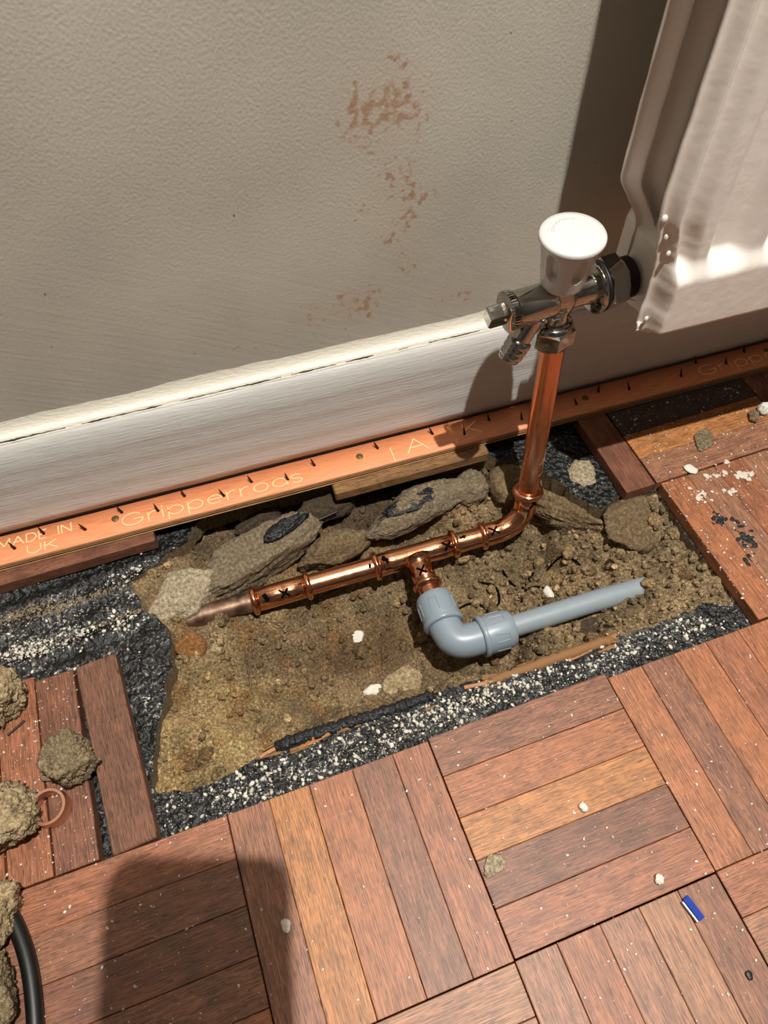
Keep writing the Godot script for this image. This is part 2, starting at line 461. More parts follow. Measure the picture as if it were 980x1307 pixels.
func build_floor() -> void:
	var fl := base("floor")
	tag(fl, "reddish brown parquet floor of short wooden blocks in square panels", "floor", "", "structure")
	# front row of panels
	panel(fl, [-0.0550, -0.0314, -0.0082, 0.0174, 0.0418, 0.0640], [-0.1150, 0.0012], true, [1, 3, 2, 4, 0])
	panel(fl, [0.0645, 0.1808], [-0.1165, -0.0932, -0.0695, -0.0470, -0.0228, 0.0006], false, [4, 2, 3, 6, 0])
	panel(fl, [0.1812, 0.2045, 0.2275, 0.2505, 0.2740, 0.2975], [-0.1132, 0.0004], true, [2, 4, 2, 0, 2])
	panel(fl, [0.2980, 0.4150], [-0.1140, -0.0910, -0.0680, -0.0455, -0.0225, 0.0], false)
	panel(fl, [-0.1745, -0.0555], [-0.1150, -0.0915, -0.0680, -0.0445, -0.0215, 0.0012], false, [0, 4, 6, 4, 2])
	panel(fl, [-0.2915, -0.2680, -0.2450, -0.2215, -0.1985, -0.1750], [-0.1150, 0.0012], true)
	# next row towards the camera
	panel(fl, [-0.0550, 0.0638], [0.0016, 0.0250, 0.0480, 0.0710, 0.0945, 0.1180], false, [7])
	panel(fl, [0.0642, 0.0872, 0.1115, 0.1342, 0.1570, 0.1804], [0.0012, 0.1180], true, [5, 0, 5, 7, 4])
	panel(fl, [0.1810, 0.2980], [0.0006, 0.0235, 0.0470, 0.0705, 0.0940, 0.1180], false, [0, 5])
	panel(fl, [0.2984, 0.3220, 0.3455, 0.3690, 0.3920, 0.4150], [0.0006, 0.1180], true)
	panel(fl, [-0.1740, -0.1505, -0.1270, -0.1035, -0.0790, -0.0555], [0.0016, 0.1180], true)
	panel(fl, [0.4156, 0.4390, 0.4625, 0.4860, 0.5095, 0.5330], [-0.1140, 0.0], true)
	panel(fl, [0.4156, 0.5330], [0.0006, 0.0235, 0.0470, 0.0705, 0.0940, 0.1180], false)
	panel(fl, [-0.2915, -0.1745], [0.0016, 0.0250, 0.0480, 0.0710, 0.0945, 0.1180], false)
	# right of the hole
	panel(fl, [0.2912, 0.3134, 0.3362, 0.3595, 0.3825, 0.4060], [-0.2304, -0.1144], true, [2, 5, 0, 7, 2])
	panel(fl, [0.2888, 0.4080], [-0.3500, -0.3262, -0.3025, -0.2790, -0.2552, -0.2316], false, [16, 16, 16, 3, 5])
	panel(fl, [0.4086, 0.4320, 0.4555, 0.4790, 0.5025, 0.5260], [-0.3500, -0.2316], true, [6, 4])
	panel(fl, [0.4066, 0.5240], [-0.2304, -0.2075, -0.1840, -0.1610, -0.1375, -0.1144], false)
	finger(fl, 0.2638, 0.2876, -0.3500, -0.2312, true, 6, -0.0003)
	# left of the hole
	finger(fl, -0.1482, -0.1252, -0.2312, -0.1158, true, 6, -0.0002, 0.012)
	finger(fl, -0.1718, -0.1490, -0.2345, -0.1158, true, 0, 0.0, 0.008)
	finger(fl, -0.1955, -0.1726, -0.2345, -0.1158, true, 2, 0.0)
	finger(fl, -0.2190, -0.1960, -0.2345, -0.1158, true)
	# blocks left in place under the gripper rod
	finger(fl, -0.1790, -0.0618, -0.3316, -0.3080, false, 6, -0.0002)
	finger(fl, -0.2990, -0.1800, -0.3316, -0.3080, false)
	# plain floor further into the room, laid on the same screed
	var far := begin(); far.set_smooth_group(-1)
	for q in [[-1.7, -0.305, -0.45, 2.5], [0.535, 1.7, -0.45, 2.5], [-0.305, 0.535, 0.13, 2.5]]:
		var x0: float = q[0]; var x1: float = q[1]; var z0: float = q[2]; var z1: float = q[3]
		quad(far, Vector3(x0, -0.0005, z0), Vector3(x1, -0.0005, z0), Vector3(x1, -0.0005, z1), Vector3(x0, -0.0005, z1))
		for e in [[Vector2(x0, z0), Vector2(x1, z0)], [Vector2(x1, z0), Vector2(x1, z1)], [Vector2(x1, z1), Vector2(x0, z1)], [Vector2(x0, z1), Vector2(x0, z0)]]:
			var a: Vector2 = e[0]; var b: Vector2 = e[1]
			quad(far, Vector3(a.x, -0.0005, a.y), Vector3(a.x, -0.012, a.y), Vector3(b.x, -0.012, b.y), Vector3(b.x, -0.0005, b.y))
	put("parquet_beyond", done(far), M.floor_beyond, fl)
	var sl := BoxMesh.new(); sl.size = Vector3(3.4, 0.05, 3.0)
	put("concrete_slab", sl, M.rock_dark, fl, Transform3D(Basis.IDENTITY, Vector3(0, -0.125, 1.05)))
	build_deck(fl)

# the opened hole, corner by corner (x, z)
const HOLE := [
	Vector2(-0.0758, -0.2435), Vector2(-0.0761, -0.2174), Vector2(-0.0866, -0.1892), Vector2(-0.0976, -0.1533), Vector2(-0.0981, -0.1396),
	Vector2(-0.0749, -0.1350), Vector2(-0.0367, -0.1402), Vector2(0.0070, -0.1431), Vector2(0.0572, -0.1445), Vector2(0.0990, -0.1456), Vector2(0.1529, -0.1466),
	Vector2(0.2022, -0.1453), Vector2(0.2428, -0.1461), Vector2(0.2710, -0.1489), Vector2(0.2865, -0.1380), Vector2(0.2830, -0.2381), Vector2(0.2611, -0.2443), Vector2(0.2535, -0.2445),
	Vector2(0.2377, -0.2388), Vector2(0.2279, -0.2494), Vector2(0.2224, -0.2621), Vector2(0.2178, -0.2732), Vector2(0.2114, -0.2870), Vector2(0.1921, -0.3005),
	Vector2(0.1720, -0.3110), Vector2(0.120, -0.3180), Vector2(0.02, -0.3240), Vector2(-0.0440, -0.3200), Vector2(-0.0517, -0.3059), Vector2(-0.0952, -0.2849), Vector2(-0.0900, -0.2650), Vector2(-0.0814, -0.2513)]

# heights of the rubble (x, y, z)
const BED := [
	[0.2700, -0.0170, -0.2280], [0.2800, -0.0180, -0.1900], [0.2790, -0.0120, -0.1550], [0.2550, -0.0125, -0.1490], [0.2600, -0.0250, -0.1800], [0.2450, -0.0330, -0.2000],
	[0.2250, -0.0420, -0.2100], [0.1900, -0.0500, -0.2200], [0.1650, -0.0540, -0.2150], [0.1450, -0.0560, -0.2050], [0.0850, -0.0640, -0.2050], [0.0880, -0.0630, -0.1750],
	[0.1350, -0.0500, -0.1620], [0.2000, -0.0420, -0.1700], [0.0600, -0.0620, -0.1900], [0.0450, -0.0620, -0.2150], [0.0100, -0.0580, -0.2250], [-0.0150, -0.0520, -0.2050],
	[0.0200, -0.0520, -0.1780], [0.0550, -0.0480, -0.1600], [-0.0300, -0.0430, -0.1800], [-0.0520, -0.0360, -0.2000], [-0.0640, -0.0250, -0.2250], [-0.0720, -0.0300, -0.1600],
	[-0.0700, -0.0200, -0.1430], [-0.0300, -0.0300, -0.1500], [0.0200, -0.0260, -0.1480], [0.0900, -0.0270, -0.1500], [0.1500, -0.0250, -0.1510], [0.2100, -0.0190, -0.1500],
	[0.0500, -0.0460, -0.2680], [0.1150, -0.0470, -0.2680], [-0.0100, -0.0420, -0.2550], [-0.0500, -0.0300, -0.2480], [-0.0780, -0.0200, -0.2530], [-0.0850, -0.0165, -0.2700],
	[0.0000, -0.0380, -0.3150], [0.0800, -0.0380, -0.3120], [0.1500, -0.0320, -0.3020], [0.2000, -0.0280, -0.2750], [0.2350, -0.0260, -0.2380], [0.1900, -0.0480, -0.2550], [-0.0920, -0.0200, -0.1700], [0.2200, -0.034, -0.2300]]

var nz_rim := noise(55.0, 501, 3)
var nz_a := noise(45.0, 502, 3)
var nz_b := noise(130.0, 503, 4, FastNoiseLite.TYPE_SIMPLEX_SMOOTH, 0.6)
var nz_cell := noise(170.0, 504, 2, FastNoiseLite.TYPE_CELLULAR)
var nz_cell2 := noise(75.0, 506, 2, FastNoiseLite.TYPE_CELLULAR)
var nz_tone := noise(22.0, 505, 3)

func hole_dist(x: float, z: float) -> float:   # negative inside the hole
	var p := Vector2(x, z)
	var best := 1e9
	var inside := false
	var n := HOLE.size()
	var j := n - 1
	for i in n:
		var a: Vector2 = HOLE[i]; var b: Vector2 = HOLE[j]
		var ab := b - a
		var t := clampf((p - a).dot(ab) / ab.length_squared(), 0, 1)
		best = minf(best, (p - a - ab * t).length_squared())
		if (a.y > z) != (b.y > z) and x < (b.x - a.x) * (z - a.y) / (b.y - a.y) + a.x: inside = not inside
		j = i
	best = sqrt(best)
	return (-best if inside else best) + 0.0030 * nz_rim.get_noise_2d(x, z)

func bed_height(x: float, z: float) -> float:
	var s := 0.0; var t := 0.0
	for q in BED:
		var d: float = (x - q[0]) * (x - q[0]) + (z - q[2]) * (z - q[2])
		var w := 1.0 / (d * d + 2e-9)
		s += w * q[1]; t += w
	var sandy := clampf((0.02 - x) * 20.0, 0, 1) * clampf((z + 0.235) * 30.0, 0, 1)
	var smooth_mid := clampf(1.0 - absf(x - 0.03) * 14.0, 0, 1) * clampf(1.0 - absf(z + 0.215) * 25.0, 0, 1)
	var k := (1.0 - 0.45 * sandy) * (1.0 - 0.5 * smooth_mid) * (1.0 + 0.3 * clampf((x - 0.12) * 12.0, 0, 1))
	var deep := 0.009 * clampf((-0.040 - s / t) * 120.0, 0, 1)
	return s / t - deep + 0.0060 * k * nz_a.get_noise_2d(x, z) + 0.0052 * k * (-nz_cell2.get_noise_2d(x, z) - 0.35) + 0.0036 * k * (-nz_cell.get_noise_2d(x, z) - 0.3) + 0.0034 * k * nz_b.get_noise_2d(x, z)

func bed_tone(x: float, z: float) -> Color:
	# sandy yellow at the near left corner, dark damp earth in the middle, greyer rubble to the right
	var sandy := clampf((0.015 - x) * 16.0, 0, 1) * clampf((z + 0.232) * 28.0, 0, 1)
	var damp := clampf(1.0 - Vector2((x - 0.045) / 0.075, (z + 0.212) / 0.032).length(), 0, 1)
	var shade2 := clampf(1.0 - Vector2((x - 0.06) / 0.17, (z + 0.305) / 0.030).length(), 0, 1)  # soil colour darkened to paint the shade under the gripper rod
	var c := Vector3(0.31, 0.272, 0.21)
	c = c.lerp(Vector3(0.45, 0.395, 0.27), sandy)
	c = c.lerp(Vector3(0.36, 0.318, 0.255), clampf((x - 0.17) * 12.0, 0, 1) * (1.0 - sandy))
	c = c.lerp(Vector3(0.17, 0.125, 0.08), minf(1.0, damp * 1.5) * 0.85)
	c = c.lerp(Vector3(0.10, 0.08, 0.06), minf(1.0, shade2 * 1.8) * 0.9)
	var rusty := clampf(nz_tone.get_noise_2d(x * 1.6 + 3.0, z * 1.6) * 2.2 - 0.25, 0, 1) * clampf((0.10 - x) * 12.0, 0, 1)
	c = c.lerp(Vector3(0.30, 0.20, 0.095), rusty * 0.8)
	c *= 1.0 + 0.55 * nz_tone.get_noise_2d(x, z)
	return Color(c.x, c.y, c.z) * 1.95

func build_deck(fl: Node) -> void:
	# bitumen-coated screed, broken out along the hole
	var x0 := -0.32; var z0 := -0.352; var st := 0.0022
	var nx := 290; var nz := 115
	var sd := PackedFloat32Array(); sd.resize((nx + 1) * (nz + 1))
	for j in nz + 1:
		for i in nx + 1:
			sd[j * (nx + 1) + i] = hole_dist(x0 + i * st, z0 + j * st)
	var top := func(x: float, z: float) -> Vector3:
		var y := DECK + 0.0006 * nz_b.get_noise_2d(x, z) + 0.0007 * nz_a.get_noise_2d(x, z)
		if x < -0.07 and z < -0.24: y += 0.0012 * sin((z + x * 0.12) * 420.0) - 0.001
		return Vector3(x, minf(y, DECK + 0.0003), z)
	var tone := func(x: float, z: float) -> Color:
		# trodden dust is thick near the blocks and along the left, the tar stays clean under the wall
		var d := 1.0
		if z < -0.292: d = 0.25
		if x > 0.2 and z < -0.23: d = 0.35
		if x < -0.08 and x > -0.13 and z > -0.25: d = 0.75
		d = clampf(d * 0.36 + 1.5 * nz_tone.get_noise_2d(x * 1.2, z * 2.0) * d, 0.08, 1.0)
		return Color(d, d, d)
	var s := begin(); s.set_smooth_group(0)
	var e := begin(); e.set_smooth_group(-1)
	var clip := func(c: Array) -> void:   # c: three [x, z, dist]
		var poly := []; var cut := []
		for k in 3:
			var a: Array = c[k]; var b: Array = c[(k + 1) % 3]
			if a[2] >= 0: poly.append(Vector2(a[0], a[1]))
			if (a[2] >= 0) != (b[2] >= 0):
				var t: float = a[2] / (a[2] - b[2])
				var p := Vector2(lerpf(a[0], b[0], t), lerpf(a[1], b[1], t))
				poly.append(p); cut.append(p)
		for k in range(1, poly.size() - 1):
			for p in [poly[0], poly[k], poly[k + 1]]:
				s.set_color(tone.call(p.x, p.y)); s.add_vertex(top.call(p.x, p.y))
		if cut.size() == 2:
			var a: Vector3 = top.call(cut[0].x, cut[0].y); var b: Vector3 = top.call(cut[1].x, cut[1].y)
			var da := Vector3(0.0015 * nz_a.get_noise_2d(a.z * 2, a.x * 2), -0.016, 0.0015 * nz_b.get_noise_2d(a.x, a.z))
			var db := Vector3(0.0015 * nz_a.get_noise_2d(b.z * 2, b.x * 2), -0.016, 0.0015 * nz_b.get_noise_2d(b.x, b.z))
			quad(e, a, b, b + db, a + da)
	for j in nz:
		for i in nx:
			var k := j * (nx + 1) + i
			if maxf(maxf(sd[k], sd[k + 1]), maxf(sd[k + nx + 1], sd[k + nx + 2])) < 0: continue
			var c00 := [x0 + i * st, z0 + j * st, sd[k]]; var c10 := [x0 + (i + 1) * st, z0 + j * st, sd[k + 1]]
			var c01 := [x0 + i * st, z0 + (j + 1) * st, sd[k + nx + 1]]; var c11 := [x0 + (i + 1) * st, z0 + (j + 1) * st, sd[k + nx + 2]]
			clip.call([c00, c10, c11]); clip.call([c00, c11, c01])
	var deck := put("bitumen_coat", done(s), M.bitumen, fl)
	tag(deck, "black bitumen coat speckled with white mortar dust", "", "", "")
	put("screed_edge", done(e), M.rock_brown, fl)

func build_soil() -> void:
	var x0 := -0.108; var z0 := -0.330; var st := 0.0016
	var nx := 247; var nz := 125
	var s := begin(); s.set_smooth_group(0)
	var pts := []; var cols := []; var use := PackedByteArray()
	for j in nz + 1:
		for i in nx + 1:
			var x := x0 + i * st; var z := z0 + j * st
			var d := hole_dist(x, z)
			use.append(1 if d < 0.006 else 0)
			if d < 0.006:
				var y := bed_height(x, z)
				if d > 0.0: y = minf(y, DECK - 0.0025)
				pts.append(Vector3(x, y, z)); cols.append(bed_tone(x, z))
			else:
				pts.append(Vector3.ZERO); cols.append(Color.BLACK)
	for j in nz:
		for i in nx:
			var k := j * (nx + 1) + i
			var q := [k, k + 1, k + nx + 2, k + nx + 1]
			if use[q[0]] and use[q[1]] and use[q[2]] and use[q[3]]:
				for a in [0, 1, 2, 0, 2, 3]:
					s.set_color(cols[q[a]]); s.add_vertex(pts[q[a]])
	var o := put("ground", done(s), M.soil)
	tag(o, "loose brown soil and mortar rubble filling the opened hole", "soil", "", "stuff")
	# crumbs of earth and mortar lying over it
	rng.seed = 4242
	for kind in 3:
		var mm := MultiMesh.new()
		mm.transform_format = MultiMesh.TRANSFORM_3D; mm.use_colors = true
		mm.mesh = lump(Vector3(1, 0.8, 0.9), 600 + kind, 8, 0.5, 4, 0.2)
		var tr := []; var tc := []
		var want := 1500
		while tr.size() < want:
			var x := rng.randf_range(-0.10, 0.285); var z := rng.randf_range(-0.315, -0.135)
			var dens := 0.35 + 0.65 * clampf((x - 0.10) * 9.0, 0, 1)
			if x < 0.02 and z > -0.235: dens = 0.45
			if rng.randf() > dens: continue
			if hole_dist(x, z) > -0.001: continue
			var r := 0.0005 + 0.0030 * pow(rng.randf(), 5.0)
			var b := Basis.from_euler(Vector3(rng.randf() * TAU, rng.randf() * TAU, rng.randf() * TAU)).scaled(Vector3.ONE * r)
			tr.append(Transform3D(b, Vector3(x, bed_height(x, z) + r * 0.25, z)))
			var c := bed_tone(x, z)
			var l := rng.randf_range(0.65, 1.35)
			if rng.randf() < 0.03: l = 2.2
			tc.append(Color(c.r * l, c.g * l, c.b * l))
		mm.instance_count = want
		for i in want:
			mm.set_instance_transform(i, tr[i]); mm.set_instance_color(i, tc[i])
		var mi := MultiMeshInstance3D.new()
		mi.multimesh = mm; mi.material_override = M.soil
		mi.name = "soil_crumbs"
		tag(mi, "", "", "", "stuff")
		o.add_child(mi, true)
	# white mortar grit over bitumen and blocks
	var grit := MultiMesh.new()
	grit.transform_format = MultiMesh.TRANSFORM_3D; grit.use_colors = true
	grit.mesh = lump(Vector3(1, 0.55, 0.8), 640, 6, 0.2, 2)
	var gt := []; var gc := []
	while gt.size() < 3600:
		var x := rng.randf_range(-0.19, 0.42); var z := rng.randf_range(-0.31, 0.05)
		var y := 0.0
		var on_deck := false
		var pv := x * sin(YAW) + z * cos(YAW); var pu := x * cos(YAW) - z * sin(YAW)
		if pv < -0.1155 and pu < 0.289 and pu > -0.1245 or pv < -0.235 and pu < 0.263 or pv < -0.116 and pu < -0.1245 and pv < -0.2345:
			on_deck = true
			y = DECK
			if hole_dist(x, z) < 0.001: continue
			if pu < -0.0925 and pu > -0.1245 and pv > -0.234: continue
			if rng.randf() < 0.55 or z < -0.275 and rng.randf() < 0.8: continue
			if x > 0.2 and rng.randf() < 0.6: continue
		elif pv > -0.116 and rng.randf() < 0.72: continue
		elif pv > -0.116 and pu > -0.05 and pu < 0.05 and rng.randf() < 0.7: continue
		var r := 0.0003 + (0.0012 if on_deck else 0.0008) * pow(rng.randf(), 5.0)
		gt.append(Transform3D(Basis.from_euler(Vector3(0, rng.randf() * TAU, 0)).scaled(Vector3.ONE * r), Vector3(x, y + r * 0.3, z)))
		var l := rng.randf_range(0.55, 0.95)
		gc.append(Color(0.74 * l, 0.70 * l, 0.61 * l))
	for q in [[-0.1640, -0.2540, 0.012, 0.0035, 260], [-0.1330, -0.2560, 0.007, 0.004, 90], [-0.0880, -0.2900, 0.012, 0.005, 120], [-0.1080, -0.2560, 0.010, 0.004, 90], [-0.0450, -0.1260, 0.020, 0.006, 200], [0.0250, -0.1290, 0.022, 0.005, 260], [0.0850, -0.1330, 0.018, 0.005, 260], [0.1350, -0.1360, 0.015, 0.004, 150], [0.2000, -0.1330, 0.022, 0.004, 170], [0.2480, -0.1360, 0.012, 0.005, 90]]:
		for i in int(q[4] * 1.5):
			var x: float = q[0] + rng.randfn() * float(q[2]); var z: float = q[1] + rng.randfn() * float(q[3])
			if hole_dist(x, z) < 0.001 or x * sin(YAW) + z * cos(YAW) > -0.117: continue
			var r := 0.0003 + 0.0016 * pow(rng.randf(), 6.0)
			gt.append(Transform3D(Basis.from_euler(Vector3(rng.randf(), rng.randf() * TAU, 0)).scaled(Vector3.ONE * r), Vector3(x, DECK + r * 0.2, z)))
			var l := rng.randf_range(0.55, 0.95)
			gc.append(Color(0.74 * l, 0.69 * l, 0.59 * l))
	for q in [[-0.1700, -0.2830, 0.014, 0.0022, 420], [-0.1350, -0.2800, 0.018, 0.0020, 420], [-0.1000, -0.2600, 0.022, 0.0012, 200]]:
		for i in int(q[4]):
			var x: float = q[0] + rng.randfn() * float(q[2]); var z: float = q[1] + rng.randfn() * float(q[3]) - (x - float(q[0])) * 0.1
			if hole_dist(x, z) < 0.001: continue
			var r := 0.0004 + 0.0009 * pow(rng.randf(), 3.0)
			gt.append(Transform3D(Basis.from_euler(Vector3(rng.randf(), rng.randf() * TAU, 0)).scaled(Vector3.ONE * r), Vector3(x, DECK + r * 0.1, z)))
			var l := rng.randf_range(0.5, 1.0)
			gc.append(Color(0.26 * l, 0.20 * l, 0.13 * l))
	grit.instance_count = gt.size()
	for i in gt.size():
		grit.set_instance_transform(i, gt[i]); grit.set_instance_color(i, gc[i])
	var gi := MultiMeshInstance3D.new()
	gi.multimesh = grit;  gi.material_override = M.pebble
	gi.name = "mortar_grit"
	add_child(gi)
	tag(gi, "white mortar grit scattered over the bitumen and parquet", "grit", "", "stuff")

func build_room() -> void:
	# wall behind, with its old paint
	var w := base("wall_back")
	tag(w, "old matt cream painted wall with brown scrape marks", "wall", "", "structure")
	var st := begin(); st.set_smooth_group(-1)
	quad_uv(st, [Vector3(-1.7, 2.4, WALL_Z), Vector3(1.7, 2.4, WALL_Z), Vector3(1.7, -0.05, WALL_Z), Vector3(-1.7, -0.05, WALL_Z)],
		[Vector2(-1.30, -2.7302), Vector2(2.10, -2.7302), Vector2(2.10, 1.1587), Vector2(-1.30, 1.1587)])
	var bm := BoxMesh.new(); bm.size = Vector3(3.4, 2.6, 0.1)
	put("plaster", bm, M.room, w, Transform3D(Basis.IDENTITY, Vector3(0, 1.2, WALL_Z - 0.0505)))
	put("paint", done(st), M.wall, w)
	var face := [["wall_left", Vector3(0.1, 2.6, 3.0), Vector3(-1.65, 1.2, 1.05), M.room], ["wall_right", Vector3(0.1, 2.6, 3.0), Vector3(1.65, 1.2, 1.05), M.room],
		["wall_front", Vector3(3.4, 2.6, 0.1), Vector3(0, 1.2, 2.45), M.room], ["ceiling", Vector3(3.4, 0.1, 3.0), Vector3(0, 2.45, 1.05), M.ceiling]]
	for f in face:
		var b := BoxMesh.new(); b.size = f[1]
		var o := put(f[0], b, f[3], null, Transform3D(Basis.IDENTITY, f[2]))
		tag(o, "plain painted %s of the room out of the picture" % String(f[0]).replace("_", " on the "), "wall" if f[0] != "ceiling" else "ceiling", "", "structure")
	# skirting board: flat face, rounded top, then the caulk up to the wall
	var prof := [Vector2(-0.004, SKIRT_Z - 0.004), Vector2(0.0090, SKIRT_Z - 0.0022)]
	for k in 9: prof.append(Vector2(0.0105 + 0.051 * k / 8.0, SKIRT_Z + 0.0004 * sin(k * 2.1)))
	for k in range(1, 13):
		var a := PI / 2 * k / 12.0
		prof.append(Vector2(0.0615 + 0.0245 * sin(a), SKIRT_Z - 0.0066 + 0.0066 * cos(a)))
	prof.append(Vector2(0.0864, SKIRT_Z - 0.0085))
	var sk := put("baseboard_back", extrude_x(prof, -1.6, 1.6, 320, 0.0004, 5), M.skirt)
	tag(sk, "white gloss skirting board with brush marks and a rounded top", "skirting board", "", "structure")
	var cp := [Vector2(0.0858, SKIRT_Z - 0.0050), Vector2(0.0878, SKIRT_Z - 0.0062)]
	for k in 7:
		var a := PI / 2 * k / 6.0
		cp.append(Vector2(0.0890 + 0.0130 * (1.0 - cos(a)), SKIRT_Z - 0.0064 - 0.0048 * sin(a)))
	put("caulk_line", extrude_x(cp, -1.6, 1.6, 320, 0.0002, 9), M.caulk, sk)

func build_crack() -> void:
	# the hairline where the paint has parted along the top of the skirting
	var nz := noise(30.0, 71, 3)
	var st := begin()
	var run := []; var rad := []
	for i in 320:
		var x := -0.30 + i * 0.0016
		var w := nz.get_noise_1d(x) + 0.35 * nz.get_noise_1d(x * 4.0 + 9.0)
		if w > -0.28:
			run.append(Vector3(x, 0.0873 + 0.0006 * nz.get_noise_1d(x * 6.0), SKIRT_Z - 0.0056)); rad.append(0.00010 + 0.00055 * maxf(0.0, w + 0.1) + 0.0002 * maxf(0.0, nz.get_noise_1d(x * 9.0)))
		else:
			if run.size() > 2: tube(st, run, rad, 6)
			run = []; rad = []
	if run.size() > 2: tube(st, run, rad, 6)
	put("crack", done(st), M.grime, get_node("baseboard_back"))

# ---------------------------------------------------------------- gripper rod
# single line lettering, as stamped on the rod: strokes in a box one capital high
func arc(cx: float, cy: float, rx: float, ry: float, a0: float, a1: float) -> Array:
	var out := []
	for k in 15:
		var a := deg_to_rad(lerpf(a0, a1, k / 14.0))
		out.append(Vector2(cx + rx * cos(a), cy + ry * sin(a)))
	return out

func glyph(c: String) -> Array:   # [advance, strokes]
	var bowl := arc(0.36, 0.36, 0.36, 0.36, 0, 360)
	match c:
		"G": return [1.0, [arc(0.5, 0.5, 0.5, 0.5, 42, 335) + [Vector2(1.0, 0.46), Vector2(0.56, 0.46)]]]
		"r": return [0.42, [[Vector2(0, 0), Vector2(0, 0.72)], arc(0.34, 0.38, 0.34, 0.34, 180, 75)]]
		"i": return [0.06, [[Vector2(0.03, 0), Vector2(0.03, 0.72)], [Vector2(0.03, 0.90), Vector2(0.03, 0.98)]]]
		"p": return [0.72, [[Vector2(0, -0.30), Vector2(0, 0.72)], bowl]]
		"e": return [0.72, [[Vector2(0, 0.40)] + [Vector2(0.72, 0.40)] + arc(0.36, 0.36, 0.36, 0.36, 6, 310)]]
		"o": return [0.72, [bowl]]
		"d": return [0.72, [[Vector2(0.72, 0), Vector2(0.72, 1.0)], bowl]]
		"s": return [0.5, [arc(0.25, 0.54, 0.25, 0.18, 30, 270) + arc(0.25, 0.18, 0.25, 0.18, 90, -150)]]
		"M": return [0.9, [[Vector2(0, 0), Vector2(0, 1), Vector2(0.45, 0.15), Vector2(0.9, 1), Vector2(0.9, 0)]]]
		"A": return [0.9, [[Vector2(0, 0), Vector2(0.45, 1), Vector2(0.9, 0)], [Vector2(0.17, 0.36), Vector2(0.73, 0.36)]]]
		"D": return [0.8, [[Vector2(0, 0), Vector2(0, 1)] + arc(0.3, 0.5, 0.5, 0.5, 90, -90) + [Vector2(0, 0)]]]
		"E": return [0.6, [[Vector2(0.6, 1), Vector2(0, 1), Vector2(0, 0), Vector2(0.6, 0)], [Vector2(0, 0.52), Vector2(0.5, 0.52)]]]
		"I": return [0.06, [[Vector2(0.03, 0), Vector2(0.03, 1)]]]
		"N": return [0.8, [[Vector2(0, 0), Vector2(0, 1), Vector2(0.8, 0), Vector2(0.8, 1)]]]
		"U": return [0.8, [[Vector2(0, 1)] + arc(0.4, 0.4, 0.4, 0.4, 180, 360) + [Vector2(0.8, 1)]]]
		"K": return [0.75, [[Vector2(0, 0), Vector2(0, 1)], [Vector2(0.7, 1), Vector2(0, 0.42)], [Vector2(0.22, 0.60), Vector2(0.75, 0)]]]
	return [0.5, []]

# flat on the rod: starts at x = 0, base line z = 0
func stamped(s: String, height: float, width: float, pen: float) -> ArrayMesh:
	var total := 0.0
	for c in s: total += float(glyph(c)[0]) + 0.24
	var sx := width / (total - 0.24)
	var st := begin(); st.set_smooth_group(1)
	var x := 0.0
	var layer := 0
	for c in s:
		var g := glyph(c)
		for line in g[1]:
			for i in line.size() - 1:
				var a := Vector2((x + line[i].x) * sx, line[i].y * height); var b := Vector2((x + line[i + 1].x) * sx, line[i + 1].y * height)
				if a.distance_to(b) < 1e-6: continue
				var d := (b - a).normalized() * pen / 2
				var n := Vector2(-d.y, d.x)
				layer = (layer + 1) % 7
				var ly := layer * 0.000012
				a -= d * 0.6; b += d * 0.6
				quad(st, Vector3(a.x + n.x, ly, -a.y - n.y), Vector3(b.x + n.x, ly, -b.y - n.y), Vector3(b.x - n.x, ly, -b.y + n.y), Vector3(a.x - n.x, ly, -a.y + n.y))
		x += float(g[0]) + 0.24
	return done(st)

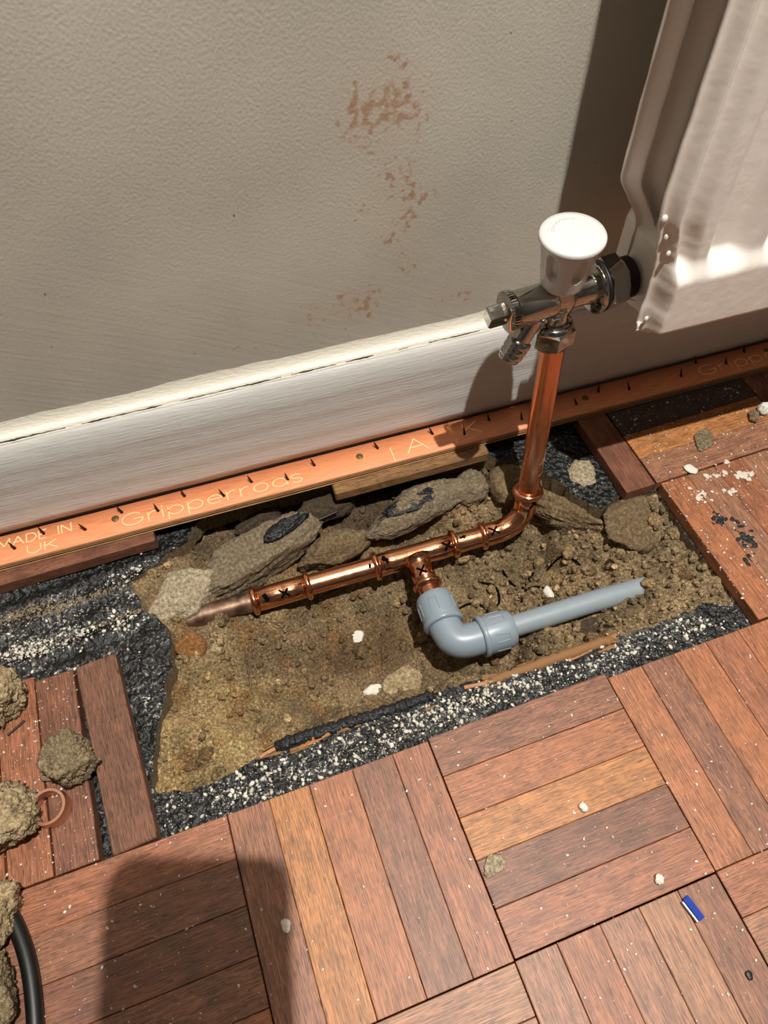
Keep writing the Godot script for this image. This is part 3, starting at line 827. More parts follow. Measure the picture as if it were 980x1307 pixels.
func build_gripper() -> void:
	var g := base("gripper_rod", Vector3(0.22, 0, -0.3251))
	tag(g, "orange plywood carpet gripper rod with pins and pale lettering along the skirting", "carpet gripper")
	var zs := [[0.0050, 0.0070, M.ply_face], [0.0036, 0.0050, M.ply_dark], [0.0024, 0.0036, M.ply_pale], [0.0011, 0.0024, M.ply_dark], [0.0, 0.0011, M.ply_pale]]
	for i in zs.size():
		var y0: float = zs[i][0]; var y1: float = zs[i][1]
		var front := 0.0117 - 0.0003 * (1 if i % 2 == 1 else 0)
		var p := [Vector2(y0, -0.0116), Vector2(y1, -0.0116), Vector2(y1, front - 0.0005), Vector2(y1 - 0.0004, front), Vector2(y0, front), Vector2(y0, -0.0116)]
		put("ply", extrude_x(p, -0.52, 0.78, 130, 0.0001, 20 + i), zs[i][2], g)
	if true:
		var fp := [Vector2(0.0062, 0.01175), Vector2(0.0047, 0.0119)]
		put("face_edge", extrude_x(fp, -0.52, 0.78, 130, 0.0001, 20), M.ply_pale, g)
	# words: text, x from, x to, z of the base line, capital height
	for w in [["Gripperrods", -0.0905, 0.0370, -0.3180, 0.0100], ["MADE IN", -0.1725, -0.1245, -0.3262, 0.0068], ["UK", -0.1540, -0.1345, -0.3160, 0.0068], ["I", 0.1055, 0.1061, -0.3140, 0.0130], ["A", 0.1170, 0.1330, -0.3180, 0.0120], ["K", 0.1640, 0.1760, -0.3205, 0.0110], ["Gripperrods", 0.3640, 0.4915, -0.3190, 0.0098]]:
		var x0: float = w[1]; var x1: float = w[2]
		put("lettering", stamped(w[0], w[4], x1 - x0, 0.00085), M.lettering, g, Transform3D(Basis.IDENTITY, Vector3(x0 - 0.22, 0.0073, float(w[3]) + 0.3251)))
	# pins, two staggered rows leaning towards the wall
	var pin := lathed([[Vector2(0.0011, 0.0), Vector2(0.0008, 0.0012)], [Vector2(0.0008, 0.0012), Vector2(0.0006, 0.0035), Vector2(0.0001, 0.0058), Vector2(0.0, 0.0059)]], Transform3D.IDENTITY, 8)
	var spots := [[-0.2080, -0.324], [-0.1880, -0.3304]]
	for q in [[-0.1623, -0.3239], [-0.1428, -0.3300], [-0.1154, -0.3244], [-0.0898, -0.3310], [-0.0656, -0.3244], [-0.0459, -0.3314], [-0.0193, -0.3226], [0.0019, -0.3287], [0.0270, -0.3226], [0.0485, -0.3291], [0.0972, -0.3299], [0.1404, -0.3300], [0.1632, -0.3224], [0.1859, -0.3296], [0.2097, -0.3225], [0.2781, -0.3298], [0.3020, -0.3244], [0.3478, -0.3244], [0.3669, -0.3338], [0.3893, -0.3253], [0.4107, -0.3324], [0.2340, -0.3300], [0.2560, -0.3235], [0.4350, -0.3250]]:
		spots.append(q)
	rng.seed = 31
	for q in spots:
		put("pin", pin, M.steel, g, Transform3D(Basis.from_euler(Vector3(-0.22 + rng.randf_range(-0.10, 0.10), 0, 0.24 + rng.randf_range(-0.15, 0.15))), Vector3(q[0] - 0.22, 0.0068, q[1] + 0.3251)).scaled_local(Vector3(1.15, 1.35, 1.15)))
	var nail := lathed([[Vector2(0.0, 0.0006), Vector2(0.0020, 0.0005), Vector2(0.0026, 0.0002), Vector2(0.0027, -0.0004)]], Transform3D.IDENTITY, 18)
	for q in [[-0.0948, -0.3271], [0.0822, -0.3266], [0.2654, -0.3270], [0.4288, -0.3283]]:
		put("nail", nail, M.brass, g, Transform3D(Basis.IDENTITY, Vector3(q[0] - 0.22, 0.0070, q[1] + 0.3251)))

# ---------------------------------------------------------------- pipework
# a pen mark laid on a cylinder: strokes in (along, angle) from its middle
func pen_mark(parent: Node, frame: Transform3D, r: float, strokes: Array) -> void:
	var st := begin(); st.set_smooth_group(1)
	for s in strokes:
		var a: Vector2 = s[0]; var b: Vector2 = s[1]
		var wd: float = float(s[2]) * 1.4
		var dir := Vector2(b.x - a.x, (b.y - a.y) * r).normalized()
		var nrm := Vector2(-dir.y, dir.x) * wd / 2
		var prev := []
		for k in 7:
			var p := a.lerp(b, k / 6.0)
			var row := []
			for q in [-1.0, 0.0, 1.0]:
				var al: float = p.x + nrm.x * q; var an: float = p.y + nrm.y * q / r
				row.append(frame * Vector3(sin(an) * r, al, cos(an) * r))
			if k:
				quad(st, prev[0], prev[1], row[1], row[0]); quad(st, prev[1], prev[2], row[2], row[1])
			prev = row
	put("pen_mark", done(st), M.ink, parent)

func cross_mark(parent: Node, frame: Transform3D, r: float, at: float, ang: float, size := 0.0032) -> void:
	pen_mark(parent, frame, r, [[Vector2(at - size, ang - size / r * 0.8), Vector2(at + size, ang + size / r * 0.9), 0.0011], [Vector2(at - size * 0.8, ang + size / r), Vector2(at + size * 0.9, ang - size / r * 0.7), 0.0012]])

# a frame with y along dir and z (angle 0) turned up
func along(o: Vector3, dir: Vector3, up := Vector3.UP) -> Transform3D:
	var y := dir.normalized()
	var z := (up - y * up.dot(y)).normalized()
	return Transform3D(Basis(y.cross(z), y, z), o)

func build_pipes() -> void:
	var py := -0.030; var pz := -0.2550
	var R := 0.0075; var F := 0.0084
	var g := base("copper_pipework", Vector3(0.1015, py, pz))
	tag(g, "bright copper pipework with tee, elbow and rising pipe feeding the radiator valve", "pipework")
	var o := -g.position
	var P := func(x: float, y: float, z: float) -> Vector3: return Vector3(x, y, z) + o
	var ax := along(P.call(0.0, py, pz), Vector3.RIGHT)
	# old dull pipe end that runs into the soil, then bright pipe
	put("old_pipe", tubed([P.call(-0.100, py - 0.0005, pz + 0.0005), P.call(-0.045, py, pz), P.call(-0.020, py, pz)], [R, R, R], 40), M.copper_old, g)
	put("pipe", tubed([P.call(0.016, py, pz), P.call(0.076, py, pz)], [R, R], 40), M.copper, g)
	put("pipe", tubed([P.call(0.126, py, pz), P.call(0.157, py, pz)], [R, R], 40), M.copper, g)
	put("pipe", tubed([P.call(0.1015, py, -0.232), P.call(0.1015, py, -0.200)], [R, R], 40), M.copper, g)
	var seat := Vector3(0.1895, 0.000, -0.2635); var head := Vector3(0.1955, 0.1234, -0.2850)
	put("pipe", tubed([seat + o + (seat - head).normalized() * 0.004, head + o], [R, R], 48), M.copper, g)
	var bead := func(parent: Node, at: Vector3, dir: Vector3, m := 1.0) -> void:
		var st := begin()
		torus(st, F + 0.0002, 0.0021 * m, aim(at, dir), 40, 12)
		put("solder_ring", done(st), M.copper_bright, parent)
	# straight coupling with a bead at each end
	var cl := put("coupling", lathed([[Vector2(R, -0.0215), Vector2(F, -0.0212), Vector2(F, 0.0), Vector2(F - 0.0002, 0.0008), Vector2(F, 0.0016), Vector2(F, 0.0212), Vector2(R, 0.0215)]], Transform3D.IDENTITY, 40), M.copper_bright, g, aim(P.call(0.0014, py, pz), Vector3.RIGHT))
	bead.call(cl, Vector3(0, -0.0192, 0), Vector3.UP); bead.call(cl, Vector3(0, 0.0192, 0), Vector3.UP)
	# tee: a run and a branch, blended
	var st := begin()
	tube(st, [P.call(0.0690, py, pz), P.call(0.0695, py, pz), P.call(0.0860, py, pz), P.call(0.0900, py, pz), P.call(0.1130, py, pz), P.call(0.1170, py, pz), P.call(0.1330, py, pz), P.call(0.1335, py, pz)], [R, F, F, F - 0.0003, F - 0.0003, F, F, R], 44)
	var prof := []
	for k in 9:   # flare into the run
		var a := PI / 2 * k / 8.0
		prof.append(Vector2(F - 0.0003 + 0.0048 * (1.0 - sin(a)), 0.0052 + 0.0062 * (1.0 - cos(a))))
	prof.append(Vector2(F, 0.0150)); prof.append(Vector2(F, 0.0285)); prof.append(Vector2(R, 0.0290))
	lathe(st, [prof], aim(P.call(0.1015, py, pz), Vector3.BACK), 44)
	var tee := put("tee", done(st), M.copper_bright, g)
	bead.call(tee, P.call(0.0712, py, pz), Vector3.RIGHT); bead.call(tee, P.call(0.1312, py, pz), Vector3.RIGHT); bead.call(tee, P.call(0.1015, py, -0.2286), Vector3.BACK)
	# elbow turning up
	var up := (head - seat).normalized()
	var foot := seat - up * 0.0300
	var path := [Vector3(0.1512, py, pz), Vector3(0.1516, py, pz)]
	var a0 := Vector3(0.1660, py, pz); var a3 := seat - up * 0.0125
	var corner := Vector3(foot.x - 0.0005, py, pz - 0.001)
	for k in 13:
		var t := k / 12.0
		path.append(a0.bezier_interpolate(a0.lerp(corner, 0.58), a3.lerp(corner, 0.58), a3, t))
	path.append(seat + up * 0.0016); path.append(seat + up * 0.0021)
	var rad := []
	for k in path.size():
		rad.append(R if k == 0 or k == path.size() - 1 else F)
		path[k] = path[k] + o
	var el := put("elbow", tubed(path, rad, 44), M.copper_bright, g)
	bead.call(el, P.call(0.1536, py, pz), Vector3.RIGHT); bead.call(el, seat + o, up, 1.25)
	# installer's pen marks
	cross_mark(g, ax, F + 0.0003, 0.0035, 0.55, 0.0035)
	pen_mark(g, ax, F + 0.0003, [[Vector2(-0.0105, 0.2), Vector2(-0.0085, 0.9), 0.0022]])
	pen_mark(g, ax, R + 0.0002, [[Vector2(0.0655, 0.30), Vector2(0.0672, 0.36), 0.0022]])
	pen_mark(g, ax, F + 0.0003, [[Vector2(0.0755, 0.05), Vector2(0.0800, 0.30), 0.0018], [Vector2(0.0770, -0.2), Vector2(0.0795, 0.55), 0.0015]])
	cross_mark(g, ax, F + 0.0003, 0.1245, 0.45, 0.0034)
	pen_mark(g, ax, R + 0.0002, [[Vector2(0.1352, 0.10), Vector2(0.1400, 0.05), 0.0012], [Vector2(0.1382, -0.1), Vector2(0.1384, 0.3), 0.0010]])
	cross_mark(g, along(P.call(0.0, py, pz), Vector3.RIGHT), F + 0.0003, 0.1612, 0.30, 0.0036)
	cross_mark(g, along(P.call(0.1015, py, pz), Vector3.BACK), F + 0.0003, 0.0175, 0.15, 0.0036)
	cross_mark(g, along(seat + o, up, Vector3(-0.1, 0, 1)), F + 0.0003, -0.0060, 0.25, 0.0036)
	# spots where the rising pipe has been scuffed by the pipe slice
	for q in [[0.020, 0.4], [0.031, 0.3], [0.034, 0.35]]:
		pen_scuff(g, along(seat + o, up, Vector3(0.35, 0, 1)), R + 0.00012, q[0], q[1])

	# grey push-fit elbow and plastic pipe
	var e := base("push_fit_elbow", Vector3(0.1025, py, -0.1815))
	tag(e, "grey plastic push fit elbow joining the copper tee to grey pipe", "pipe fitting")
	var eo := -e.position
	var c1 := Vector3(0.1018, py, -0.2180); var c2 := Vector3(0.1465, py, -0.1800)
	var bp := []
	var b0 := Vector3(0.1018, py, -0.1990); var b3 := Vector3(0.1245, py, -0.1802); var bc := Vector3(0.1028, py, -0.1800)
	for k in 17: bp.append(b0.bezier_interpolate(b0.lerp(bc, 0.93), b3.lerp(bc, 0.93), b3, k / 16.0) + eo)
	var br := []
	for k in bp.size(): br.append(0.0114)
	var body := put("elbow_body", tubed(bp, br, 40), M.grey_plastic, e)
	var collar := [[Vector2(0.0100, -0.0035), Vector2(0.0132, -0.0032)], [Vector2(0.0132, -0.0032), Vector2(0.0142, -0.0026), Vector2(0.0144, -0.0012), Vector2(0.0142, 0.0)], [Vector2(0.0142, 0.0), Vector2(0.0110, 0.0004)]]
	put("collar", lathed(collar, Transform3D.IDENTITY, 44), M.grey_plastic, body, aim(b0 + eo, Vector3.FORWARD))
	put("collar", lathed(collar, Transform3D.IDENTITY, 44), M.grey_plastic, body, aim(b3 + eo, Vector3.RIGHT))
	var cap := [[Vector2(0.0131, 0.0004), Vector2(0.0134, 0.0030), Vector2(0.0133, 0.0150), Vector2(0.0129, 0.0178), Vector2(0.0118, 0.0200)], [Vector2(0.0118, 0.0200), Vector2(0.0105, 0.0206), Vector2(0.0080, 0.0206)], [Vector2(0.0080, 0.0206), Vector2(0.0078, 0.0150)]]
	for q in [[b0, Vector3.FORWARD], [b3, Vector3.RIGHT]]:
		var cm := put("cap", lathed(cap, Transform3D.IDENTITY, 44), M.grey_plastic, e, aim(q[0] + eo, q[1]))
		for k in 6:   # raised grip outlines round the cap
			var a := TAU * k / 6 + 0.3
			var rs := begin()
			for s in [[0.0045, -0.20, 0.0140, -0.20], [0.0045, 0.24, 0.0140, 0.16], [0.0140, -0.20, 0.0140, 0.16]]:
				var pp := []; var rr := []
				for i in 6:
					var t := i / 5.0
					var h := lerpf(s[0], s[2], t); var an: float = a + lerpf(s[1], s[3], t)
					pp.append(Vector3(0.0133 * cos(an), h, 0.0133 * sin(an))); rr.append(0.00045)
				tube(rs, pp, rr, 6)
			put("grip_rib", done(rs), M.grey_plastic, cm)
	var pipe := put("plastic_pipe", tubed([Vector3(-0.060, 0, 0), Vector3(0.0, 0.0, 0), Vector3(0.040, -0.0005, 0.0005), Vector3(0.064, -0.003, 0.001)], [0.0075, 0.0075, 0.0075, 0.0075], 40), M.grey_pipe, null, Transform3D(Basis.IDENTITY, Vector3(0.204, py, -0.1806)))
	tag(pipe, "straight grey plastic pipe smeared with mud, its far end buried in soil", "pipe")

func pen_scuff(parent: Node, frame: Transform3D, r: float, at: float, ang: float) -> void:
	var st := begin(); st.set_smooth_group(1)
	var prev := []
	for k in 9:
		var t := k / 8.0
		var row := []
		for q in [-1.0, 1.0]:
			var an := ang + (t - 0.5) * 1.0
			row.append(frame * Vector3(sin(an) * r, at + 0.004 * t + q * 0.00018, cos(an) * r))
		if k: quad(st, prev[0], prev[1], row[1], row[0])
		prev = row
	put("scratch", done(st), M.plaster, parent)

func hexagon(st: SurfaceTool, af: float, y0: float, y1: float, ch: float) -> void:
	var r := af / sqrt(3.0)
	st.set_smooth_group(-1)
	for k in 6:
		var a := TAU * k / 6; var b := TAU * (k + 1) / 6
		var m := (a + b) / 2
		var pa := Vector3(cos(a), 0, sin(a)) * r; var pb := Vector3(cos(b), 0, sin(b)) * r
		var ia := pa * (1 - ch / r * 1.6); var ib := pb * (1 - ch / r * 1.6)
		var mi := Vector3(cos(m), 0, sin(m)) * af / 2 * 0.985
		var Y := Vector3.UP
		quad(st, pa + Y * (y0 + ch), pa + Y * (y1 - ch), pb + Y * (y1 - ch), pb + Y * (y0 + ch))
		tri(st, pa + Y * (y1 - ch), ia + Y * y1, mi + Y * (y1 - ch * 0.1)); tri(st, pb + Y * (y1 - ch), mi + Y * (y1 - ch * 0.1), ib + Y * y1)
		tri(st, pa + Y * (y1 - ch), mi + Y * (y1 - ch * 0.1), pb + Y * (y1 - ch))
		tri(st, ia + Y * y1, Y * y1, mi + Y * (y1 - ch * 0.1)); tri(st, ib + Y * y1, mi + Y * (y1 - ch * 0.1), Y * y1)
		quad(st, pa + Y * (y0 + ch), pb + Y * (y0 + ch), ib + Y * y0, ia + Y * y0)
		tri(st, ia + Y * y0, ib + Y * y0, Y * y0)

func build_valve() -> void:
	var v := base("radiator_valve", Vector3(0.1926, 0.1550, -0.2850))
	v.rotation = Vector3(0.02, 0.06, 0.03)
	tag(v, "chrome radiator valve with white wheel head and drain cock on copper pipe", "valve")
	# body: neck down to the nut, boss, two arms
	var st := begin()
	lathe(st, [[Vector2(0.0078, -0.0200), Vector2(0.0076, -0.0110), Vector2(0.0082, -0.0070), Vector2(0.0096, -0.0030), Vector2(0.0100, 0.0010), Vector2(0.0094, 0.0060), Vector2(0.0080, 0.0090), Vector2(0.0076, 0.0180)]], Transform3D.IDENTITY, 40)
	lathe(st, [[Vector2(0.0085, 0.0), Vector2(0.0080, 0.0090), Vector2(0.0082, 0.0140), Vector2(0.0092, 0.0195)]], aim(Vector3.ZERO, Vector3.RIGHT), 40)
	put("valve_body", done(st), M.chrome, v)
	# drain barrel pointing left
	st = begin()
	lathe(st, [[Vector2(0.0070, 0.0020), Vector2(0.0104, 0.0070), Vector2(0.0106, 0.0290)], [Vector2(0.0106, 0.0290), Vector2(0.0096, 0.0296), Vector2(0.0096, 0.0300)]], aim(Vector3(0, 0.0012, 0.0005), Vector3.LEFT), 40)
	put("drain_barrel", done(st), M.chrome, v)
	st = begin()
	var kn := 44
	for k in kn:   # knurled ring, tooth by tooth
		var t := aim(Vector3(0, 0.0012, 0.0005), Vector3.LEFT)
		for q in [[0.0119, 0.0112, 0.0], [0.0112, 0.0119, 0.5]]:
			lathe(st, [[Vector2(0.0092, 0.0302), Vector2(q[0], 0.0304)], [Vector2(q[0], 0.0304), Vector2(q[0], 0.0336)], [Vector2(q[0], 0.0336), Vector2(0.0102, 0.0343)]], t, 1, TAU * (k + q[2]) / kn, TAU * (k + q[2] + 0.5) / kn)
	lathe(st, [[Vector2(0.0112, 0.0336), Vector2(0.0100, 0.0346), Vector2(0.0, 0.0348)]], aim(Vector3(0, 0.0012, 0.0005), Vector3.LEFT), 40)
	put("knurled_ring", done(st), M.chrome, v)
	put("drain_plug", block(Vector3(0.0120, 0.0096, 0.0096), 0.0010), M.chrome, v, Transform3D(Basis.from_euler(Vector3(0.35, 0, 0)), Vector3(-0.0392, 0.0012, 0.0005)))
	# hose tail of the drain cock
	st = begin()
	lathe(st, [[Vector2(0.0054, 0.0), Vector2(0.0056, 0.0190)], [Vector2(0.0056, 0.0190), Vector2(0.0072, 0.0196), Vector2(0.0075, 0.0225)], [Vector2(0.0075, 0.0225), Vector2(0.0062, 0.0230), Vector2(0.0072, 0.0240), Vector2(0.0074, 0.0265)], [Vector2(0.0074, 0.0265), Vector2(0.0061, 0.0270), Vector2(0.0071, 0.0280), Vector2(0.0072, 0.0303)], [Vector2(0.0072, 0.0303), Vector2(0.0060, 0.0308), Vector2(0.0066, 0.0318), Vector2(0.0062, 0.0335)], [Vector2(0.0062, 0.0335), Vector2(0.0036, 0.0337), Vector2(0.0036, 0.0250)]],
		aim(Vector3(-0.0130, -0.0030, 0.0020), Vector3(-0.0180, -0.0290, 0.0030)), 60)
	put("hose_tail", done(st), M.chrome, v)
	# compression nut on the pipe
	st = begin()
	hexagon(st, 0.0235, -0.0318, -0.0195, 0.0012)
	lathe(st, [[Vector2(0.0076, -0.0165), Vector2(0.0100, -0.0168), Vector2(0.0112, -0.0182), Vector2(0.0116, -0.0200)]], Transform3D.IDENTITY, 40)
	lathe(st, [[Vector2(0.0118, -0.0312), Vector2(0.0112, -0.0330), Vector2(0.0096, -0.0345)], [Vector2(0.0096, -0.0345), Vector2(0.0076, -0.0346)]], Transform3D.IDENTITY, 40)
	put("compression_nut", done(st), M.chrome, v, Transform3D(Basis(Vector3.UP, 0.30), Vector3.ZERO))
	# union to the radiator: flange, seal, big hex nut, dark thread
	var rt := aim(Vector3.ZERO, Vector3.RIGHT)
	var un := put("union_flange", lathed([[Vector2(0.0090, 0.0190), Vector2(0.0140, 0.0196)], [Vector2(0.0140, 0.0196), Vector2(0.0150, 0.0204), Vector2(0.0150, 0.0224), Vector2(0.0142, 0.0232)], [Vector2(0.0142, 0.0232), Vector2(0.0100, 0.0234)]], rt, 48), M.chrome, v)
	put("seal", lathed([[Vector2(0.0120, 0.0230), Vector2(0.0147, 0.0232), Vector2(0.0150, 0.0241), Vector2(0.0147, 0.0250), Vector2(0.0120, 0.0252)]], rt, 48), M.rubber, un)
	st = begin()
	hexagon(st, 0.0272, 0.0250, 0.0370, 0.0012)
	put("union_nut", done(st), M.chrome, v, rt * Transform3D(Basis(Vector3.UP, 0.62), Vector3.ZERO))
	put("radiator_tail", lathed([[Vector2(0.0130, 0.0368), Vector2(0.0132, 0.0376), Vector2(0.0120, 0.0384)], [Vector2(0.0120, 0.0384), Vector2(0.0114, 0.0396), Vector2(0.0120, 0.0408), Vector2(0.0113, 0.0420), Vector2(0.0118, 0.0440)]], rt, 40), M.grime, v)
	# white wheel head, fluted with six thumb recesses
	var k := Transform3D(Basis(Vector3.RIGHT, 0.03), Vector3(-0.0008, 0.0105, 0.0))
	st = begin(); st.set_smooth_group(1)
	var prof := [Vector2(0.0050, -0.0005), Vector2(0.0109, 0.0), Vector2(0.0117, 0.0006), Vector2(0.0120, 0.0016)]
	for i in 31: prof.append(Vector2(lerpf(0.0120, 0.0160, i / 30.0), lerpf(0.0016, 0.0278, i / 30.0)))
	var seg := 120
	var rows := []
	for p in prof:
		var row := []
		for s in seg:
			var a := TAU * s / seg
			var r: float = p.x
			var w := fposmod(a - 0.07, TAU / 6) - TAU / 12
			var across: float = w * p.x / 0.0036
			var up: float = (p.y - 0.0185) / 0.0085
			var d := across * across + up * up * up * up
			if d < 1.0: r -= 0.0030 * smoothstep(0.0, 0.30, 1.0 - d)
			row.append(Vector3(r * cos(a), p.y, r * sin(a)))
		rows.append(row)
	for i in rows.size() - 1:
		for s in seg:
			var s2 := (s + 1) % seg
			quad(st, rows[i][s], rows[i + 1][s], rows[i + 1][s2], rows[i][s2])
	var wh := put("wheel_head", done(st), M.knob, v, k)
	st = begin()
	lathe(st, [[Vector2(0.0159, 0.0276), Vector2(0.0161, 0.0284)], [Vector2(0.0161, 0.0284), Vector2(0.0171, 0.0288), Vector2(0.0175, 0.0298), Vector2(0.0174, 0.0312), Vector2(0.0168, 0.0321), Vector2(0.0135, 0.0327), Vector2(0.0070, 0.0331), Vector2(0.0, 0.0332)]], Transform3D.IDENTITY, 72)
	var cp := put("wheel_cap", done(st), M.knob, wh)
	# embossed arc of worn marks on the cap
	st = begin()
	var arc := []; var ar := []
	for i in 22:
		var a := lerpf(-2.75, -1.0, i / 21.0)
		arc.append(Vector3(0.0128 * cos(a), 0.0328, 0.0128 * sin(a))); ar.append(0.00022)
	tube(st, arc, ar, 6)
	for i in 8:
		var a := lerpf(-2.6, -1.1, i / 7.0)
		torus(st, 0.0008, 0.00022, Transform3D(Basis.from_scale(Vector3(1.0, 1.0, 1.25)), Vector3(0.0104 * cos(a), 0.0330, 0.0104 * sin(a))), 10, 6)
	put("embossing", done(st), M.knob, cp)

# ---------------------------------------------------------------- radiator
func build_radiator() -> void:
	var g := base("radiator", Vector3(0.2198, 0.1448, -0.2708))
	tag(g, "white painted double panel radiator with vertical flutes and drips of old paint", "radiator")
	var X := 0.85; var top := 0.50
	var nz := noise(60.0, 77, 3)
	# one pressed panel: seam at the left, flutes across, a plain bulging channel along the bottom
	for which in 2:
		var zf := 0.0200 if which == 0 else -0.0170   # front face of the ridges
		var xs := [0.0]
		while xs[-1] < X: xs.append(xs[-1] + (0.0012 if xs[-1] < 0.16 else 0.006))
		var ys := []
		for i in 46: ys.append(-0.002 + 0.0016 * i)
		while ys[-1] < top: ys.append(ys[-1] + 0.012)
		var depth := func(x: float, y: float) -> float:
			var edge := smoothstep(0.0015, 0.0085, x)
			# bottom channel
			var chan := smoothstep(0.0462, 0.0350, y)
			var lip := smoothstep(-0.002, 0.0030, y)
			# flutes: broad troughs 36 mm apart, narrow ridges between
			var ph := fposmod(x - 0.0245, 0.0360) / 0.0360
			var tr := smoothstep(0.07, 0.36, ph) * smoothstep(0.93, 0.64, ph)
			var flute := 0.0 if which == 0 else 0.0
			flute = -0.0075 * tr
			if x < 0.0085: flute = -0.0020
			var end := smoothstep(0.0052, 0.0140, x + 0.003)
			var z := lerpf(-0.0085, 0.0, edge)
			z += lerpf(flute, 0.0042, chan) * edge
			z = lerpf(-0.0060, z, maxf(lip, 0.25))
			z += 0.00010 * nz.get_noise_2d(x, y)
			return z + 0.0 * end
		var shift := func(x: float, y: float) -> float:   # the corner is cut away beside the channel
			var s := 0.0
			s = (0.0090 * smoothstep(0.085, 0.028, y) if which == 0 else 0.0185 * smoothstep(0.074, 0.036, y)) + 0.0007 * nz.get_noise_2d(y, 3.0)
			return s * (1.0 - smoothstep(0.0, 0.05, x)) 
		var st := begin(); st.set_smooth_group(0)
		var grid := []
		for y in ys:
			var row := []
			for x in xs: row.append(Vector3(x + shift.call(x, y), y, zf + depth.call(x, y)))
			grid.append(row)
		for j in ys.size() - 1:
			for i in xs.size() - 1:
				quad(st, grid[j][i], grid[j + 1][i], grid[j + 1][i + 1], grid[j][i + 1])
		# back sheet, a plainer mirror of the front
		var zb := zf - 0.0140
		var bgrid := []
		for y in ys:
			var row := []
			for x in xs:
				var e2 := smoothstep(0.0015, 0.0085, x)
				row.append(Vector3(x + shift.call(x, y), y, lerpf(zf - 0.0097, zb, e2) + (0.0 if y > 0.003 else 0.003)))
			bgrid.append(row)
		for j in ys.size() - 1:
			for i in xs.size() - 1:
				quad(st, bgrid[j][i], bgrid[j][i + 1], bgrid[j + 1][i + 1], bgrid[j + 1][i])
			quad(st, grid[j][0], bgrid[j][0], bgrid[j + 1][0], grid[j + 1][0])
		for i in xs.size() - 1:
			quad(st, grid[0][i], grid[0][i + 1], bgrid[0][i + 1], bgrid[0][i])
			var t := ys.size() - 1
			quad(st, grid[t][i], bgrid[t][i], bgrid[t][i + 1], grid[t][i + 1])
		put("panel", done(st), M.radiator, g)
	# end box that joins the two panels at the bottom and takes the valve tail
	var eb := block(Vector3(0.0300, 0.0540, 0.0600), 0.0070)
	put("end_box", eb, M.radiator, g, Transform3D(Basis.IDENTITY, Vector3(0.0345, 0.0170, -0.0140)))
	put("boss", lathed([[Vector2(0.0185, 0.0), Vector2(0.0172, 0.0030), Vector2(0.0160, 0.0050)], [Vector2(0.0160, 0.0050), Vector2(0.0120, 0.0054)]], Transform3D.IDENTITY, 40), M.radiator, g, aim(Vector3(0.0245, 0.0105, -0.0145), Vector3.LEFT))
	# hardened runs of paint
	for q in [[0.0035, 0.0690, 0.0120, 0.0018], [0.0075, 0.0590, 0.0130, 0.0016], [0.0105, 0.0500, 0.0150, 0.0014], [0.0115, 0.0080, 0.0150, 0.0014]]:
		var pl := []
		for i in 9: pl.append(Vector2(q[3] * sin(PI * i / 8.0), -q[3] * cos(PI * i / 8.0)))
		put("paint_run", lathed([pl], Transform3D.IDENTITY, 12), M.radiator, g, Transform3D(Basis.from_scale(Vector3(0.9, 1.3, 0.7)), Vector3(q[0], q[1], q[2])))
	var fl := begin()
	fl.append_from(lump(Vector3(0.0012, 0.0062, 0.0042), 71, 5, 0.2, 5), 0, Transform3D(Basis.from_euler(Vector3(0, 0, 0.1)), Vector3(0.0197, 0.0140, 0.0050)))
	put("chipped_paint", fl.commit(), M.plaster, g)

# ---------------------------------------------------------------- loose things
func rock(called: String, label: String, category: String, at: Vector3, half: Vector3, rot: Vector3, sd: int, m: Material, planes := 9, rough := 0.12, n := 16, fine := 0.05, group := "") -> MeshInstance3D:
	var o := put(called, lump(half, sd, planes, rough, n, fine), m, null, Transform3D(Basis.from_euler(rot), at))
	tag(o, label, category, group)
	return o

